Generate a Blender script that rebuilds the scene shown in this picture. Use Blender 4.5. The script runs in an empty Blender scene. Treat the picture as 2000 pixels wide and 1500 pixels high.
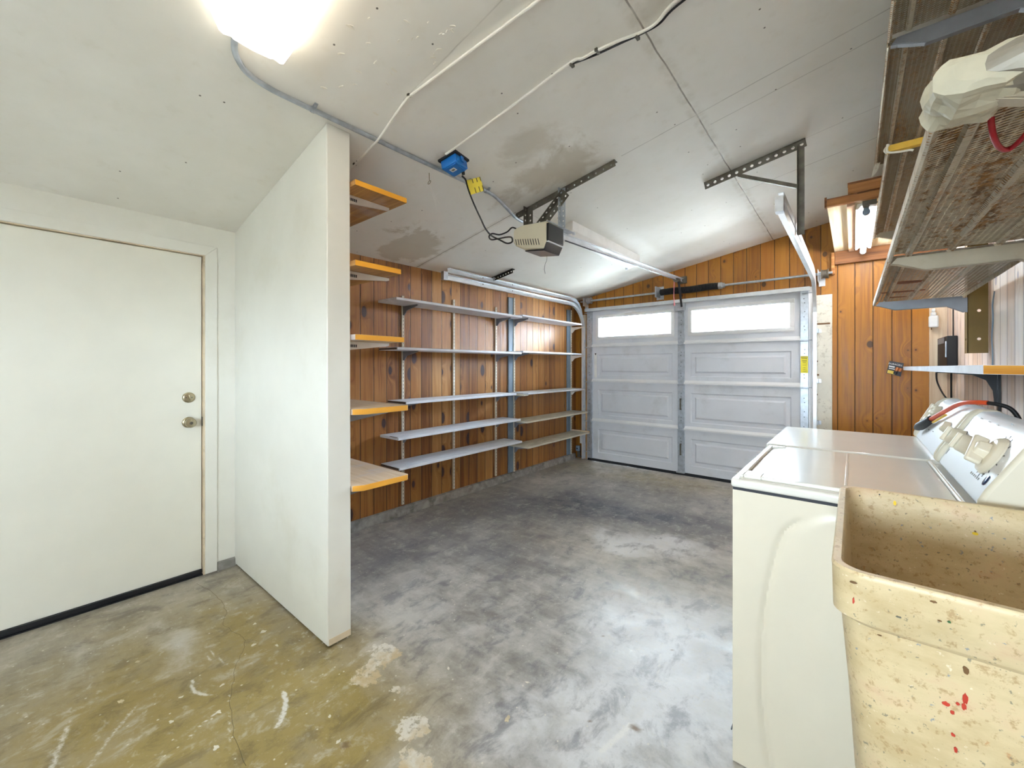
import bpy, bmesh, math, random
from mathutils import Vector, Matrix, noise
random.seed(7)
C = bpy.context.scene.collection
PI = math.pi

# ------------------------------------------------------------------ helpers
def lin(c):
    if isinstance(c, str):
        c = tuple(int(c[i:i + 2], 16) / 255 for i in (0, 2, 4))
    return tuple(v / 12.92 if v <= .04045 else ((v + .055) / 1.055) ** 2.4 for v in c)

class MB:
    def __init__(s): s.v = []; s.f = []; s.m = []; s.cur = 0
    def add(s, vs, fs):
        b = len(s.v); s.v += [tuple(v) for v in vs]
        for f in fs: s.f.append([b + i for i in f]); s.m.append(s.cur)
        return s
    def box(s, x0, x1, y0, y1, z0, z1):
        return s.add([(x0,y0,z0),(x1,y0,z0),(x1,y1,z0),(x0,y1,z0),(x0,y0,z1),(x1,y0,z1),(x1,y1,z1),(x0,y1,z1)],
                     [(0,3,2,1),(4,5,6,7),(0,1,5,4),(1,2,6,5),(2,3,7,6),(3,0,4,7)])
    def obox(s, c, ax, ay, az):      # centre + three half-axis vectors
        c, ax, ay, az = map(Vector, (c, ax, ay, az))
        vs = [c + ax*i + ay*j + az*k for k in (-1, 1) for j in (-1, 1) for i in (-1, 1)]
        return s.add(vs, [(0,2,3,1),(4,5,7,6),(0,1,5,4),(1,3,7,5),(3,2,6,7),(2,0,4,6)])
    def beam(s, p, q, w, h, up=(0,0,1)):   # bar of section w x h between two points
        p, q = Vector(p), Vector(q); d = q - p; n = d.normalized()
        sd = n.cross(Vector(up)).normalized(); u = sd.cross(n)
        return s.obox((p + q) / 2, d / 2, sd * w / 2, u * h / 2)
    def prism(s, poly, lo, hi, axis='y'):  # 2D outline extruded along an axis
        n = len(poly)
        def P(a, b, t): return {'y': (a, t, b), 'x': (t, a, b), 'z': (a, b, t)}[axis]
        vs = [P(a, b, lo) for a, b in poly] + [P(a, b, hi) for a, b in poly]
        fs = [tuple(range(n))[::-1], tuple(range(n, 2*n))] + [(i, (i+1) % n, n + (i+1) % n, n + i) for i in range(n)]
        return s.add(vs, fs)
    def tube(s, pts, r, n=10, cap=True, closed=False):
        pts = [Vector(p) for p in pts]; N = len(pts)
        t = (pts[1] - pts[0]).normalized()
        ref = Vector((0,0,1)) if abs(t.z) < .9 else Vector((1,0,0))
        nrm = (ref - t * ref.dot(t)).normalized(); vs = []
        rs = r if isinstance(r, (list, tuple)) else [r] * N
        for i, p in enumerate(pts):
            a = pts[max(0, i-1)]; b = pts[min(N-1, i+1)]
            if closed: a = pts[i-1]; b = pts[(i+1) % N]
            t = (b - a).normalized() if (b - a).length > 1e-9 else t
            nrm = nrm - t * nrm.dot(t)
            nrm = nrm.normalized() if nrm.length > 1e-6 else t.orthogonal().normalized()
            bn = t.cross(nrm)
            for k in range(n):
                a_ = 2*PI*k/n
                vs.append(p + (nrm*math.cos(a_) + bn*math.sin(a_)) * rs[i])
        fs = []
        for i in range(N if closed else N-1):
            j = (i+1) % N
            for k in range(n):
                fs.append((i*n+k, i*n+(k+1) % n, j*n+(k+1) % n, j*n+k))
        if cap and not closed:
            fs.append(tuple(range(n))[::-1]); fs.append(tuple((N-1)*n + k for k in range(n)))
        return s.add(vs, fs)
    def lathe(s, prof, origin, axis, n=24):   # prof: (distance along axis, radius)
        o = Vector(origin); a = Vector(axis).normalized()
        u = a.orthogonal().normalized(); w = a.cross(u); vs = []
        for h, r in prof:
            for k in range(n):
                t = 2*PI*k/n; vs.append(o + a*h + (u*math.cos(t) + w*math.sin(t)) * max(r, 1e-5))
        fs = [(i*n+k, i*n+(k+1) % n, (i+1)*n+(k+1) % n, (i+1)*n+k) for i in range(len(prof)-1) for k in range(n)]
        fs.append(tuple(range(n))[::-1]); fs.append(tuple((len(prof)-1)*n + k for k in range(n)))
        return s.add(vs, fs)
    def build(s, name, mat, parent=None, smooth=False, bevel=0, seg=2, origin=None, label=None):
        me = bpy.data.meshes.new(name)
        off = Vector((0,0,0))
        if parent is not None: off = wloc(parent)
        elif origin is not None: off = Vector(origin)
        me.from_pydata([tuple(Vector(v) - off) for v in s.v], [], s.f)
        mats = mat if isinstance(mat, (list, tuple)) else [mat]
        for m in mats: me.materials.append(m)
        for i, p in enumerate(me.polygons): p.material_index = min(s.m[i], len(mats)-1)
        bm = bmesh.new(); bm.from_mesh(me); bmesh.ops.recalc_face_normals(bm, faces=bm.faces); bm.to_mesh(me); bm.free()
        if smooth:
            me.polygons.foreach_set('use_smooth', [True]*len(me.polygons))
            try: me.set_sharp_from_angle(angle=math.radians(40))
            except Exception: pass
        o = bpy.data.objects.new(name, me); C.objects.link(o)
        if parent is not None: o.parent = parent
        else: o.location = off
        if bevel:
            b = o.modifiers.new('bevel', 'BEVEL'); b.width = bevel; b.segments = seg; b.limit_method = 'ANGLE'
            b.angle_limit = math.radians(40)
            me.polygons.foreach_set('use_smooth', [True]*len(me.polygons))
            try: me.set_sharp_from_angle(angle=math.radians(60))
            except Exception: pass
        if label: o['label'] = label
        return o

def wloc(o):
    l = Vector(o.location)
    while o.parent: o = o.parent; l = l + Vector(o.location)
    return l
def tag(o, label, cat, group=None, kind=None):
    o['label'] = label; o['category'] = cat
    if group: o['group'] = group
    if kind: o['kind'] = kind
    return o
def thing(name, label, cat, loc=(0,0,0), group=None):
    o = bpy.data.objects.new(name, None); C.objects.link(o); o.location = loc
    o.empty_display_size = .05
    return tag(o, label, cat, group)
def struct(o, label=None, cat=None):
    o['kind'] = 'structure'
    if label: o['label'] = label
    if cat: o['category'] = cat
    return o
def spline(pts, n=6, closed=False):     # Catmull-Rom through points
    P = [Vector(p) for p in pts]; N = len(P); out = []
    rng = range(N if closed else N-1)
    for i in rng:
        p0 = P[i-1] if (closed or i > 0) else P[0]*2 - P[1]
        p1 = P[i]; p2 = P[(i+1) % N]
        p3 = P[(i+2) % N] if (closed or i+2 < N) else P[N-1]*2 - P[N-2]
        for k in range(n):
            t = k/n
            out.append(.5*((2*p1) + (p2-p0)*t + (2*p0-5*p1+4*p2-p3)*t*t + (3*p1-p0-3*p2+p3)*t**3))
    if not closed: out.append(P[-1])
    return out
def text(body, size, loc, rot, mat, parent, name='lettering', align='CENTER'):
    cu = bpy.data.curves.new(name, 'FONT'); cu.body = body; cu.size = size; cu.align_x = align; cu.align_y = 'CENTER'
    cu.extrude = .0003
    o = bpy.data.objects.new(name, cu); C.objects.link(o); cu.materials.append(mat)
    bpy.context.view_layer.update()
    me = bpy.data.meshes.new_from_object(o.evaluated_get(bpy.context.evaluated_depsgraph_get()))
    bpy.data.objects.remove(o); me.name = name
    if not me.materials: me.materials.append(mat)
    o = bpy.data.objects.new(name, me); C.objects.link(o)
    o.parent = parent; o.location = Vector(loc) - wloc(parent); o.rotation_euler = rot
    return o
def build_each(b, name, mat, parent, **k):
    """One mesh object per separate piece collected in b."""
    p = list(range(len(b.v)))
    def find(i):
        while p[i] != i: p[i] = p[p[i]]; i = p[i]
        return i
    for f in b.f:
        r = find(f[0])
        for i in f[1:]: p[find(i)] = r
    groups = {}
    for f in b.f: groups.setdefault(find(f[0]), []).append(f)
    out = []
    for fs in groups.values():
        idx = sorted({i for f in fs for i in f}); mp = {i: n for n, i in enumerate(idx)}
        out.append(MB().add([b.v[i] for i in idx], [[mp[i] for i in f] for f in fs]).build(name, mat, parent, **k))
    return out

# ------------------------------------------------------------------ materials
class NT:
    def __init__(s, name):
        s.m = bpy.data.materials.new(name); s.m.use_nodes = True
        s.t = s.m.node_tree; s.t.nodes.clear()
        s.out = s.n('ShaderNodeOutputMaterial')
    def n(s, ty, **k):
        nd = s.t.nodes.new(ty)
        for a, v in k.items(): setattr(nd, a, v)
        return nd
    def set(s, sock, v):
        if isinstance(v, bpy.types.NodeSocket): s.t.links.new(v, sock)
        elif v is not None:
            if sock.type == 'RGBA' and len(v) == 3: v = (*v, 1)
            sock.default_value = v
    def math(s, op, a, b=None, c=None, clamp=False):
        nd = s.n('ShaderNodeMath', operation=op, use_clamp=clamp)
        s.set(nd.inputs[0], a)
        if b is not None: s.set(nd.inputs[1], b)
        if c is not None: s.set(nd.inputs[2], c)
        return nd.outputs[0]
    def mix(s, f, a, b, blend='MIX'):
        nd = s.n('ShaderNodeMix', data_type='RGBA', blend_type=blend)
        s.set(nd.inputs[0], f); s.set(nd.inputs[6], a); s.set(nd.inputs[7], b)
        return nd.outputs[2]
    def ramp(s, v, lo, hi, a=0., b=1.):
        nd = s.n('ShaderNodeMapRange', interpolation_type='SMOOTHSTEP')
        s.set(nd.inputs[0], v); s.set(nd.inputs[1], lo); s.set(nd.inputs[2], hi); s.set(nd.inputs[3], a); s.set(nd.inputs[4], b)
        return nd.outputs[0]
    def obj(s): return s.n('ShaderNodeTexCoord').outputs['Object']
    def xyz(s, v):
        nd = s.n('ShaderNodeSeparateXYZ'); s.set(nd.inputs[0], v); return nd.outputs
    def comb(s, x, y, z):
        nd = s.n('ShaderNodeCombineXYZ')
        for i, q in enumerate((x, y, z)): s.set(nd.inputs[i], q)
        return nd.outputs[0]
    def noise(s, vec, scale, detail=3., rough=.55, dist=0.):
        nd = s.n('ShaderNodeTexNoise'); s.set(nd.inputs['Vector'], vec)
        nd.inputs['Scale'].default_value = scale; nd.inputs['Detail'].default_value = detail
        nd.inputs['Roughness'].default_value = rough; nd.inputs['Distortion'].default_value = dist
        return nd.outputs['Fac']
    def scalev(s, vec, sc):
        nd = s.n('ShaderNodeVectorMath', operation='MULTIPLY'); s.set(nd.inputs[0], vec); nd.inputs[1].default_value = sc
        return nd.outputs[0]
    def addv(s, a, b):
        nd = s.n('ShaderNodeVectorMath', operation='ADD'); s.set(nd.inputs[0], a); s.set(nd.inputs[1], b); return nd.outputs[0]
    def bump(s, h, strength=.3, dist=.002):
        nd = s.n('ShaderNodeBump'); nd.inputs['Strength'].default_value = strength; nd.inputs['Distance'].default_value = dist
        s.set(nd.inputs['Height'], h); return nd.outputs[0]
    def pbr(s, col, rough=.5, metal=0., normal=None, spec=.5, coat=0., emit=None, estr=0.):
        b = s.n('ShaderNodeBsdfPrincipled')
        s.set(b.inputs['Base Color'], col); s.set(b.inputs['Roughness'], rough); s.set(b.inputs['Metallic'], metal)
        b.inputs['Specular IOR Level'].default_value = spec
        b.inputs['Coat Weight'].default_value = coat
        if emit is not None:
            s.set(b.inputs['Emission Color'], emit); b.inputs['Emission Strength'].default_value = estr
        if normal is not None: s.set(b.inputs['Normal'], normal)
        s.t.links.new(b.outputs[0], s.out.inputs[0])
        return b

def mat(name, col, rough=.5, metal=0., var=.06, vs=8., bump=0., bs=120., spec=.5, coat=0., stretch=(1,1,1), dirt=None, damt=.5, dscale=4.):
    t = NT(name); v = t.scalev(t.obj(), stretch); col = lin(col)
    f = t.noise(v, vs, 4.)
    c = t.mix(t.ramp(f, .3, .7), tuple(x*(1-var) for x in col), tuple(min(1, x*(1+var)) for x in col))
    if dirt is not None:
        d = t.ramp(t.noise(v, dscale, 6., .65), .52, .72, 0., damt)
        c = t.mix(d, c, lin(dirt))
    nm = t.bump(t.noise(v, bs, 3.), bump, .001) if bump else None
    t.pbr(c, rough, metal, nm, spec, coat)
    return t.m

def plank_mat(name, axis, w, dark, mid, light, knotc, knot_amt=1., rough=.5, groove=True, knot_len=5., seed=0., knot_den=.22, knot_size=.2, var=.5, grey=None, grey_amt=0., tint=None):
    """Vertical tongue-and-groove boards: per-board tint, vertical grain, knots, dark joints."""
    t = NT(name); p = t.xyz(t.obj()); c = p[axis]; z = p[2]
    u = t.math('DIVIDE', t.math('ADD', c, 20. + seed), w)
    idx = t.math('FLOOR', u); fr = t.math('FRACT', u)
    wn = t.n('ShaderNodeTexWhiteNoise', noise_dimensions='1D'); t.set(wn.inputs['W'], idx)
    rnd = wn.outputs[0]
    zz = t.math('ADD', z, t.math('MULTIPLY', rnd, 37.))
    vo = t.n('ShaderNodeTexVoronoi', voronoi_dimensions='2D')
    t.set(vo.inputs['Vector'], t.comb(t.math('ADD', u, t.math('MULTIPLY', rnd, 5.)), t.math('MULTIPLY', zz, knot_len), 0.))
    vo.inputs['Scale'].default_value = 1.; vo.inputs['Randomness'].default_value = .62
    kd = vo.outputs['Distance']
    kr = t.xyz(vo.outputs['Color'])[0]
    ksize = t.ramp(kr, 1. - knot_den, 1., .0, knot_size)
    gz = t.math('ADD', t.math('MULTIPLY', c, 34.), t.math('MULTIPLY', t.ramp(kd, .0, .6, 2.6, 0.), t.ramp(kr, 1.-knot_den, 1.-knot_den*.6)))
    g = t.noise(t.comb(gz, t.math('MULTIPLY', zz, 1.1), rnd), 1., 5., .6, .6)
    fine = t.noise(t.comb(t.math('MULTIPLY', c, 240.), t.math('MULTIPLY', zz, 5.), rnd), 1., 2.)
    tone = t.math('ADD', t.math('MULTIPLY', g, .75), t.math('MULTIPLY', t.math('SUBTRACT', rnd, .5), var))
    tone = t.math('ADD', tone, t.math('MULTIPLY', t.math('SUBTRACT', fine, .5), .22))
    col = t.mix(t.ramp(tone, .12, .42), dark, mid)
    col = t.mix(t.ramp(tone, .40, .75), col, light)
    if tint is not None:
        col = t.mix(t.ramp(rnd, .55, .95, 0., .55), col, tint)
    if grey is not None:
        gp = t.ramp(t.noise(t.comb(t.math('MULTIPLY', c, 3.), z, 0.), 1.3, 4., .6), .45, .62, 0., grey_amt)
        col = t.mix(gp, col, grey)
    k = t.math('SUBTRACT', ksize, kd)
    halo = t.ramp(k, -.13, .0, 0., .55 * knot_amt)
    col = t.mix(t.math('MULTIPLY', halo, t.ramp(kr, 1.-knot_den, 1.-knot_den*.8)), col, dark)
    kk = t.ramp(k, -.012, .03, 0., knot_amt)
    col = t.mix(kk, col, knotc)
    nrm = None
    if groove:
        e = t.math('ABSOLUTE', t.math('SUBTRACT', fr, .5))
        gm = t.ramp(e, .462, .488)
        col = t.mix(t.math('MULTIPLY', gm, .9), col, tuple(x*.12 for x in dark))
        nrm = t.bump(t.math('SUBTRACT', t.math('MULTIPLY', fine, .06), gm), .6, .004)
    t.pbr(col, t.ramp(g, .2, .8, rough-.08, rough+.1), 0., nrm, .4)
    return t.m

def board_mat(name, dark, mid, light, axis=1, rough=.6, endc=None, seed=0., stain_tone=None, samt=.5):
    """A single board with the grain along one axis."""
    t = NT(name); v = t.obj()
    oi = t.n('ShaderNodeObjectInfo')
    st = [34., 34., 34.]; st[axis] = 1.6
    vv = t.addv(t.scalev(v, tuple(st)), t.comb(t.math('MULTIPLY', oi.outputs['Random'], 40.), seed, 0.))
    g = t.noise(vv, 1., 5., .6, .5)
    col = t.mix(t.ramp(g, .28, .5), dark, mid); col = t.mix(t.ramp(g, .48, .72), col, light)
    if stain_tone is not None:
        s = t.ramp(t.noise(t.addv(t.scalev(v, (3., 1.3, 3.)), t.comb(t.math('MULTIPLY', oi.outputs['Random'], 20.), 0., 0.)), 1.6, 6., .62), .48, .66, 0., samt)
        col = t.mix(s, col, stain_tone)
    if endc is not None:
        nn = t.n('ShaderNodeNewGeometry'); ax = t.math('ABSOLUTE', t.xyz(nn.outputs['Normal'])[axis])
        col = t.mix(t.ramp(ax, .6, .8), col, endc)
    t.pbr(col, rough, 0., t.bump(g, .12, .002), .35)
    return t.m

# ------------------------------------------------------------------ room measures (metres)
XL, XD, XR = -2.96, -3.02, .60        # panelled left wall, entry-door wall, right wall
YF, YB = 4.95, -2.3                   # garage-door wall, wall behind
def ceilz(x, y):
    k = min(1, max(0, (y - .9) / 4.05))
    return (2.12 + .035*k) + (.2 - .028*k) * (x + 2.96)

# ------------------------------------------------------------------ material library
M = {}
M['white_paint'] = mat('white_paint', 'e9e8e0', .45, var=.025, vs=3., bump=.05, bs=60., dirt='cfc9b4', damt=.22, dscale=2.)
M['door_paint'] = mat('door_paint', 'eae8dd', .38, var=.02, vs=4., spec=.4)
M['cream_wood'] = mat('cream_wood', 'dccbb0', .6, var=.1, dirt='8a6a40', damt=.6, dscale=7.)
M['black'] = mat('black_rubber', '14151a', .6)
M['black_gloss'] = mat('black_plastic', '0f1318', .28)
M['dark_cord'] = mat('black_cord', '121214', .5)
M['galv'] = mat('galvanised_steel', 'b9c0c9', .36, .75, var=.14, vs=22.)
M['galv_white'] = mat('bright_zinc_track', 'dfe4e9', .3, .55, var=.06, vs=12.)
M['steel_dark'] = mat('weathered_angle_iron', '6b665c', .5, .6, var=.25, vs=18., dirt='4a4034', damt=.6)
M['nickel'] = mat('satin_nickel', 'b3a98f', .3, .95, var=.05)
M['shelf_white'] = mat('white_shelf_paint', 'dfe2ea', .55, var=.08, vs=6., dirt='9aa0ab', damt=.35, dscale=5., stretch=(3,.8,1))
M['shelf_worn'] = mat('worn_cream_shelf', 'cfc9b8', .6, var=.12, vs=5., dirt='8f8560', damt=.6, dscale=3., stretch=(2,.8,1))
M['chip_edge'] = mat('chipped_brown_edge', '4b3a30', .8, var=.2)
M['standard'] = mat('cream_slotted_rail', 'd9d2c2', .5, .1, var=.08, dirt='8a7458', damt=.5, dscale=14.)
M['bluegrey'] = mat('blue_grey_paint', '788b9b', .55, var=.08, dirt='5a6670', damt=.4, dscale=6.)
M['bracket_grey'] = mat('grey_bracket', '8b8e95', .45, .4, var=.1)
M['bracket_white'] = mat('white_bracket', 'dcd4cc', .45, .1, var=.05)
M['door_steel'] = mat('garage_door_steel', 'dadde3', .48, var=.03, vs=3., dirt='9b9a94', damt=.3, dscale=2.5)
M['door_trim'] = mat('white_door_trim', 'e6e7e8', .4, var=.02)
M['ivory'] = mat('ivory_plastic', 'd8d2bd', .4, var=.02)
M['appliance'] = mat('white_enamel', 'eceae2', .17, var=.012, spec=.5, coat=.25)
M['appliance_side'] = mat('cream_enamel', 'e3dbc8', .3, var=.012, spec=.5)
M['console'] = mat('white_console', 'e9edf2', .3, var=.01)
M['console_cap'] = mat('cream_end_cap', 'ddd6c2', .35, var=.015)
M['knob'] = mat('cream_knob', 'e3d9c3', .3, var=.02)
M['ink'] = mat('printed_ink', '23242c', .5)
M['ink_blue'] = mat('blue_badge', '2a3a63', .2, .3)
M['blue_plastic'] = mat('blue_plastic', '0d66b5', .42, var=.06)
M['yellow'] = mat('yellow_card', 'f2d84e', .55, var=.04)
M['label_white'] = mat('white_label', 'e8e8e4', .5)
M['label_grey'] = mat('grey_print', '6d6a5c', .6)
M['sticker'] = mat('yellow_sticker', 'efe02c', .5, var=.05)
M['white_cable'] = mat('white_cable', 'f0eee6', .45, var=.05)
M['orange'] = mat('orange_sleeve', 'c2461b', .4, var=.08)
M['red'] = mat('red_vinyl', 'a51c2a', .35)
M['red_pull'] = mat('red_pull_cord', 'd77f88', .5)
M['tape'] = mat('grey_duct_tape', '8d877c', .42, .25, var=.1, vs=20., bump=.2, bs=40.)
M['cloth'] = mat('pale_cloth', 'c4c0ac', .6, var=.10, vs=14., bump=.3, bs=30., dirt='9a9484', damt=.5, dscale=10.)
M['white_plastic'] = mat('white_plastic', 'dfe6ec', .35)
M['white_fixture'] = mat('white_light_housing', 'f4f3f0', .4, var=.03, dirt='b8b0a0', damt=.25, dscale=5.)
M['yellow_wood'] = mat('yellow_painted_wood', 'd8ae3c', .55, var=.12)
M['concrete_rough'] = mat('rough_concrete', '94918c', .85, var=.25, vs=14., bump=.9, bs=30., dirt='57534c', damt=.7, dscale=9.)
M['copper'] = mat('copper_battery', 'b06a3c', .35, .5, var=.1)
M['yolk'] = mat('printed_yellow', 'e0c23c', .45)
M['olive_steel'] = mat('brown_painted_steel', '6b531c', .45, .35, var=.1, dirt='4a3a14', damt=.4)
M['shelf_edge_rust'] = None
D, Md, L_ = lin('6a3412'), lin('a8672e'), lin('cf9350')
M['panel_left'] = plank_mat('knotty_pine_left', 1, .118, lin('70431d'), lin('9d6932'), lin('c09154'), lin('3a2a2e'), .92, .4, knot_len=4.2, knot_den=.30, knot_size=.25, var=.36)
M['panel_front'] = plank_mat('knotty_pine_front', 0, .126, lin('80501a'), lin('a36c20'), lin('b98431'), lin('40280f'), .9, .42, knot_len=6., seed=3.3, tint=lin('96561e'), knot_den=.38, knot_size=.19, var=.36)
M['panel_right'] = plank_mat('bare_pine_right', 1, .13, lin('c9ab94'), lin('e2cebc'), lin('f0e4d8'), lin('7d7488'), .7, .6, knot_len=4., seed=5., grey=lin('d6d0d8'), grey_amt=.35, knot_den=.2, knot_size=.2, var=.3)
M['ply'] = board_mat('plywood', lin('e2cb9c'), lin('eedcb6'), lin('f5ead0'), 1, .75)
M['lumber'] = board_mat('brown_lumber', lin('7a4a22'), lin('a8703c'), lin('c79058'), 0, .6)
M['lumber_dark'] = board_mat('dark_lumber', lin('5a3620'), lin('80532f'), lin('9a6a42'), 0, .6)
M['pine_shelf'] = board_mat('pine_shelf_board', lin('7d5326'), lin('a5763f'), lin('c29557'), 0, .6, endc=lin('e6a12f'), stain_tone=lin('b8b2b6'), samt=.35)
M['pine_pale'] = board_mat('pale_pine_board', lin('b39a7c'), lin('cbb49a'), lin('d9c8b4'), 0, .6, endc=lin('e0a23c'), stain_tone=lin('c2babc'), samt=.75)
M['raw_end'] = board_mat('raw_orange_end', lin('8a5310'), lin('b97a1c'), lin('d69a3a'), 0, .65)

def emit_mat(name, col, s):
    t = NT(name); t.pbr(lin('f4f4f0'), .35, emit=col, estr=s); return t.m
M['lens_lit'] = emit_mat('lit_acrylic_lens', (1., .90, .75), 2.3)
M['tube_lit'] = emit_mat('lit_fluorescent_tube', (.95, .97, 1.), 26.)

def glass():
    t = NT('window_glass')
    tr = t.n('ShaderNodeBsdfTransparent'); gl = t.n('ShaderNodeBsdfGlossy'); gl.inputs['Roughness'].default_value = .02
    tr.inputs[0].default_value = (.93, .96, .97, 1)
    fr = t.n('ShaderNodeFresnel'); fr.inputs['IOR'].default_value = 1.45
    mx = t.n('ShaderNodeMixShader'); t.set(mx.inputs[0], t.math('MULTIPLY', fr.outputs[0], .8))
    t.t.links.new(tr.outputs[0], mx.inputs[1]); t.t.links.new(gl.outputs[0], mx.inputs[2]); t.t.links.new(mx.outputs[0], t.out.inputs[0])
    return t.m
M['glass'] = glass()

def ceiling_mat():
    t = NT('painted_ceiling_sheets'); v = t.obj(); x, y, z = t.xyz(v)
    n1 = t.noise(v, 1.1, 5., .6); n2 = t.noise(v, 14., 4., .6); n3 = t.noise(v, 2.6, 6., .65, .4)
    col = t.mix(t.ramp(n1, .3, .7), lin('eae7df'), lin('f5f3ee'))
    col = t.mix(t.ramp(n2, .55, .8, 0., .18), col, lin('d2cab6'))
    # water stains: two patches with wandering tide edges
    def patch(cx, cy, rx, ry, lo=.35, hi=.6, amt=.55):
        dx = t.math('DIVIDE', t.math('SUBTRACT', x, cx), rx); dy = t.math('DIVIDE', t.math('SUBTRACT', y, cy), ry)
        d = t.math('SQRT', t.math('ADD', t.math('MULTIPLY', dx, dx), t.math('MULTIPLY', dy, dy)))
        f = t.math('ADD', t.math('SUBTRACT', 1., d), t.math('MULTIPLY', t.math('SUBTRACT', n3, .5), 2.2))
        return t.ramp(f, lo, hi, 0., amt)
    for a in ((-1.45, 2.05, .55, .32, .3, .7, .42), (-2.62, 1.95, .45, .4, .32, .5, .42), (-1.35, 1.75, .4, .3, .3, .8, .3),
              (-1.7, 1.5, .16, .14, .2, .7, .35), (-2.5, 4.7, 1., .3, .3, 1., .15), (-.5, 1.5, .25, .12, .3, .9, .3)):
        col = t.mix(patch(*a), col, lin('9c8a64'))
    wob = t.math('MULTIPLY', t.math('SUBTRACT', t.noise(v, 5., 3.), .5), .012)
    def seam(c, pos, wid, amt, lo=None, hi=None, other=None):
        d = t.math('ABSOLUTE', t.math('ADD', t.math('SUBTRACT', c, pos), wob))
        f = t.ramp(d, wid*.4, wid, amt, 0.)
        if lo is not None:
            f = t.math('MULTIPLY', f, t.math('MULTIPLY', t.math('GREATER_THAN', other, lo), t.math('LESS_THAN', other, hi)))
        return f
    s = seam(x, -.632, .0045, .75)
    for q in ((y, 2.25, .005, .7, -2.96, -1.83, x), (y, 2.27, .0045, .35, -1.05, .6, x), (y, 2.42, .004, .3, -.6, .6, x),
              (y, 3.46, .004, .45, -.62, .6, x), (y, 3.06, .004, .25, -.62, .6, x), (y, 1.07, .004, .2, -1.5, .6, x), (x, -1.79, .003, .25, 2.3, 4.95, y)):
        s = t.math('MAXIMUM', s, seam(*q))
    s = t.math('MULTIPLY', s, t.ramp(t.noise(v, 5., 3.), .25, .5, .35, 1.))
    halo = t.math('MAXIMUM', seam(x, -.632, .05, .22), seam(y, 2.25, .035, .3, -2.96, -1.83, x))
    col = t.mix(t.math('MULTIPLY', halo, t.ramp(n2, .3, .7)), col, lin('a08d6c'))
    col = t.mix(s, col, lin('5d4c3a'))
    # nail pops and small specks
    vo = t.n('ShaderNodeTexVoronoi', voronoi_dimensions='2D'); t.set(vo.inputs['Vector'], v); vo.inputs['Scale'].default_value = 4.2
    sp = t.math('MULTIPLY', t.ramp(vo.outputs['Distance'], .010, .022, .85, 0.), t.math('GREATER_THAN', t.xyz(vo.outputs['Color'])[0], .72))
    col = t.mix(sp, col, lin('3d3023'))
    t.pbr(col, .55, 0., t.bump(t.math('SUBTRACT', t.math('MULTIPLY', n2, .3), s), .35, .003), .35)
    return t.m
M['ceiling'] = ceiling_mat()

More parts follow.
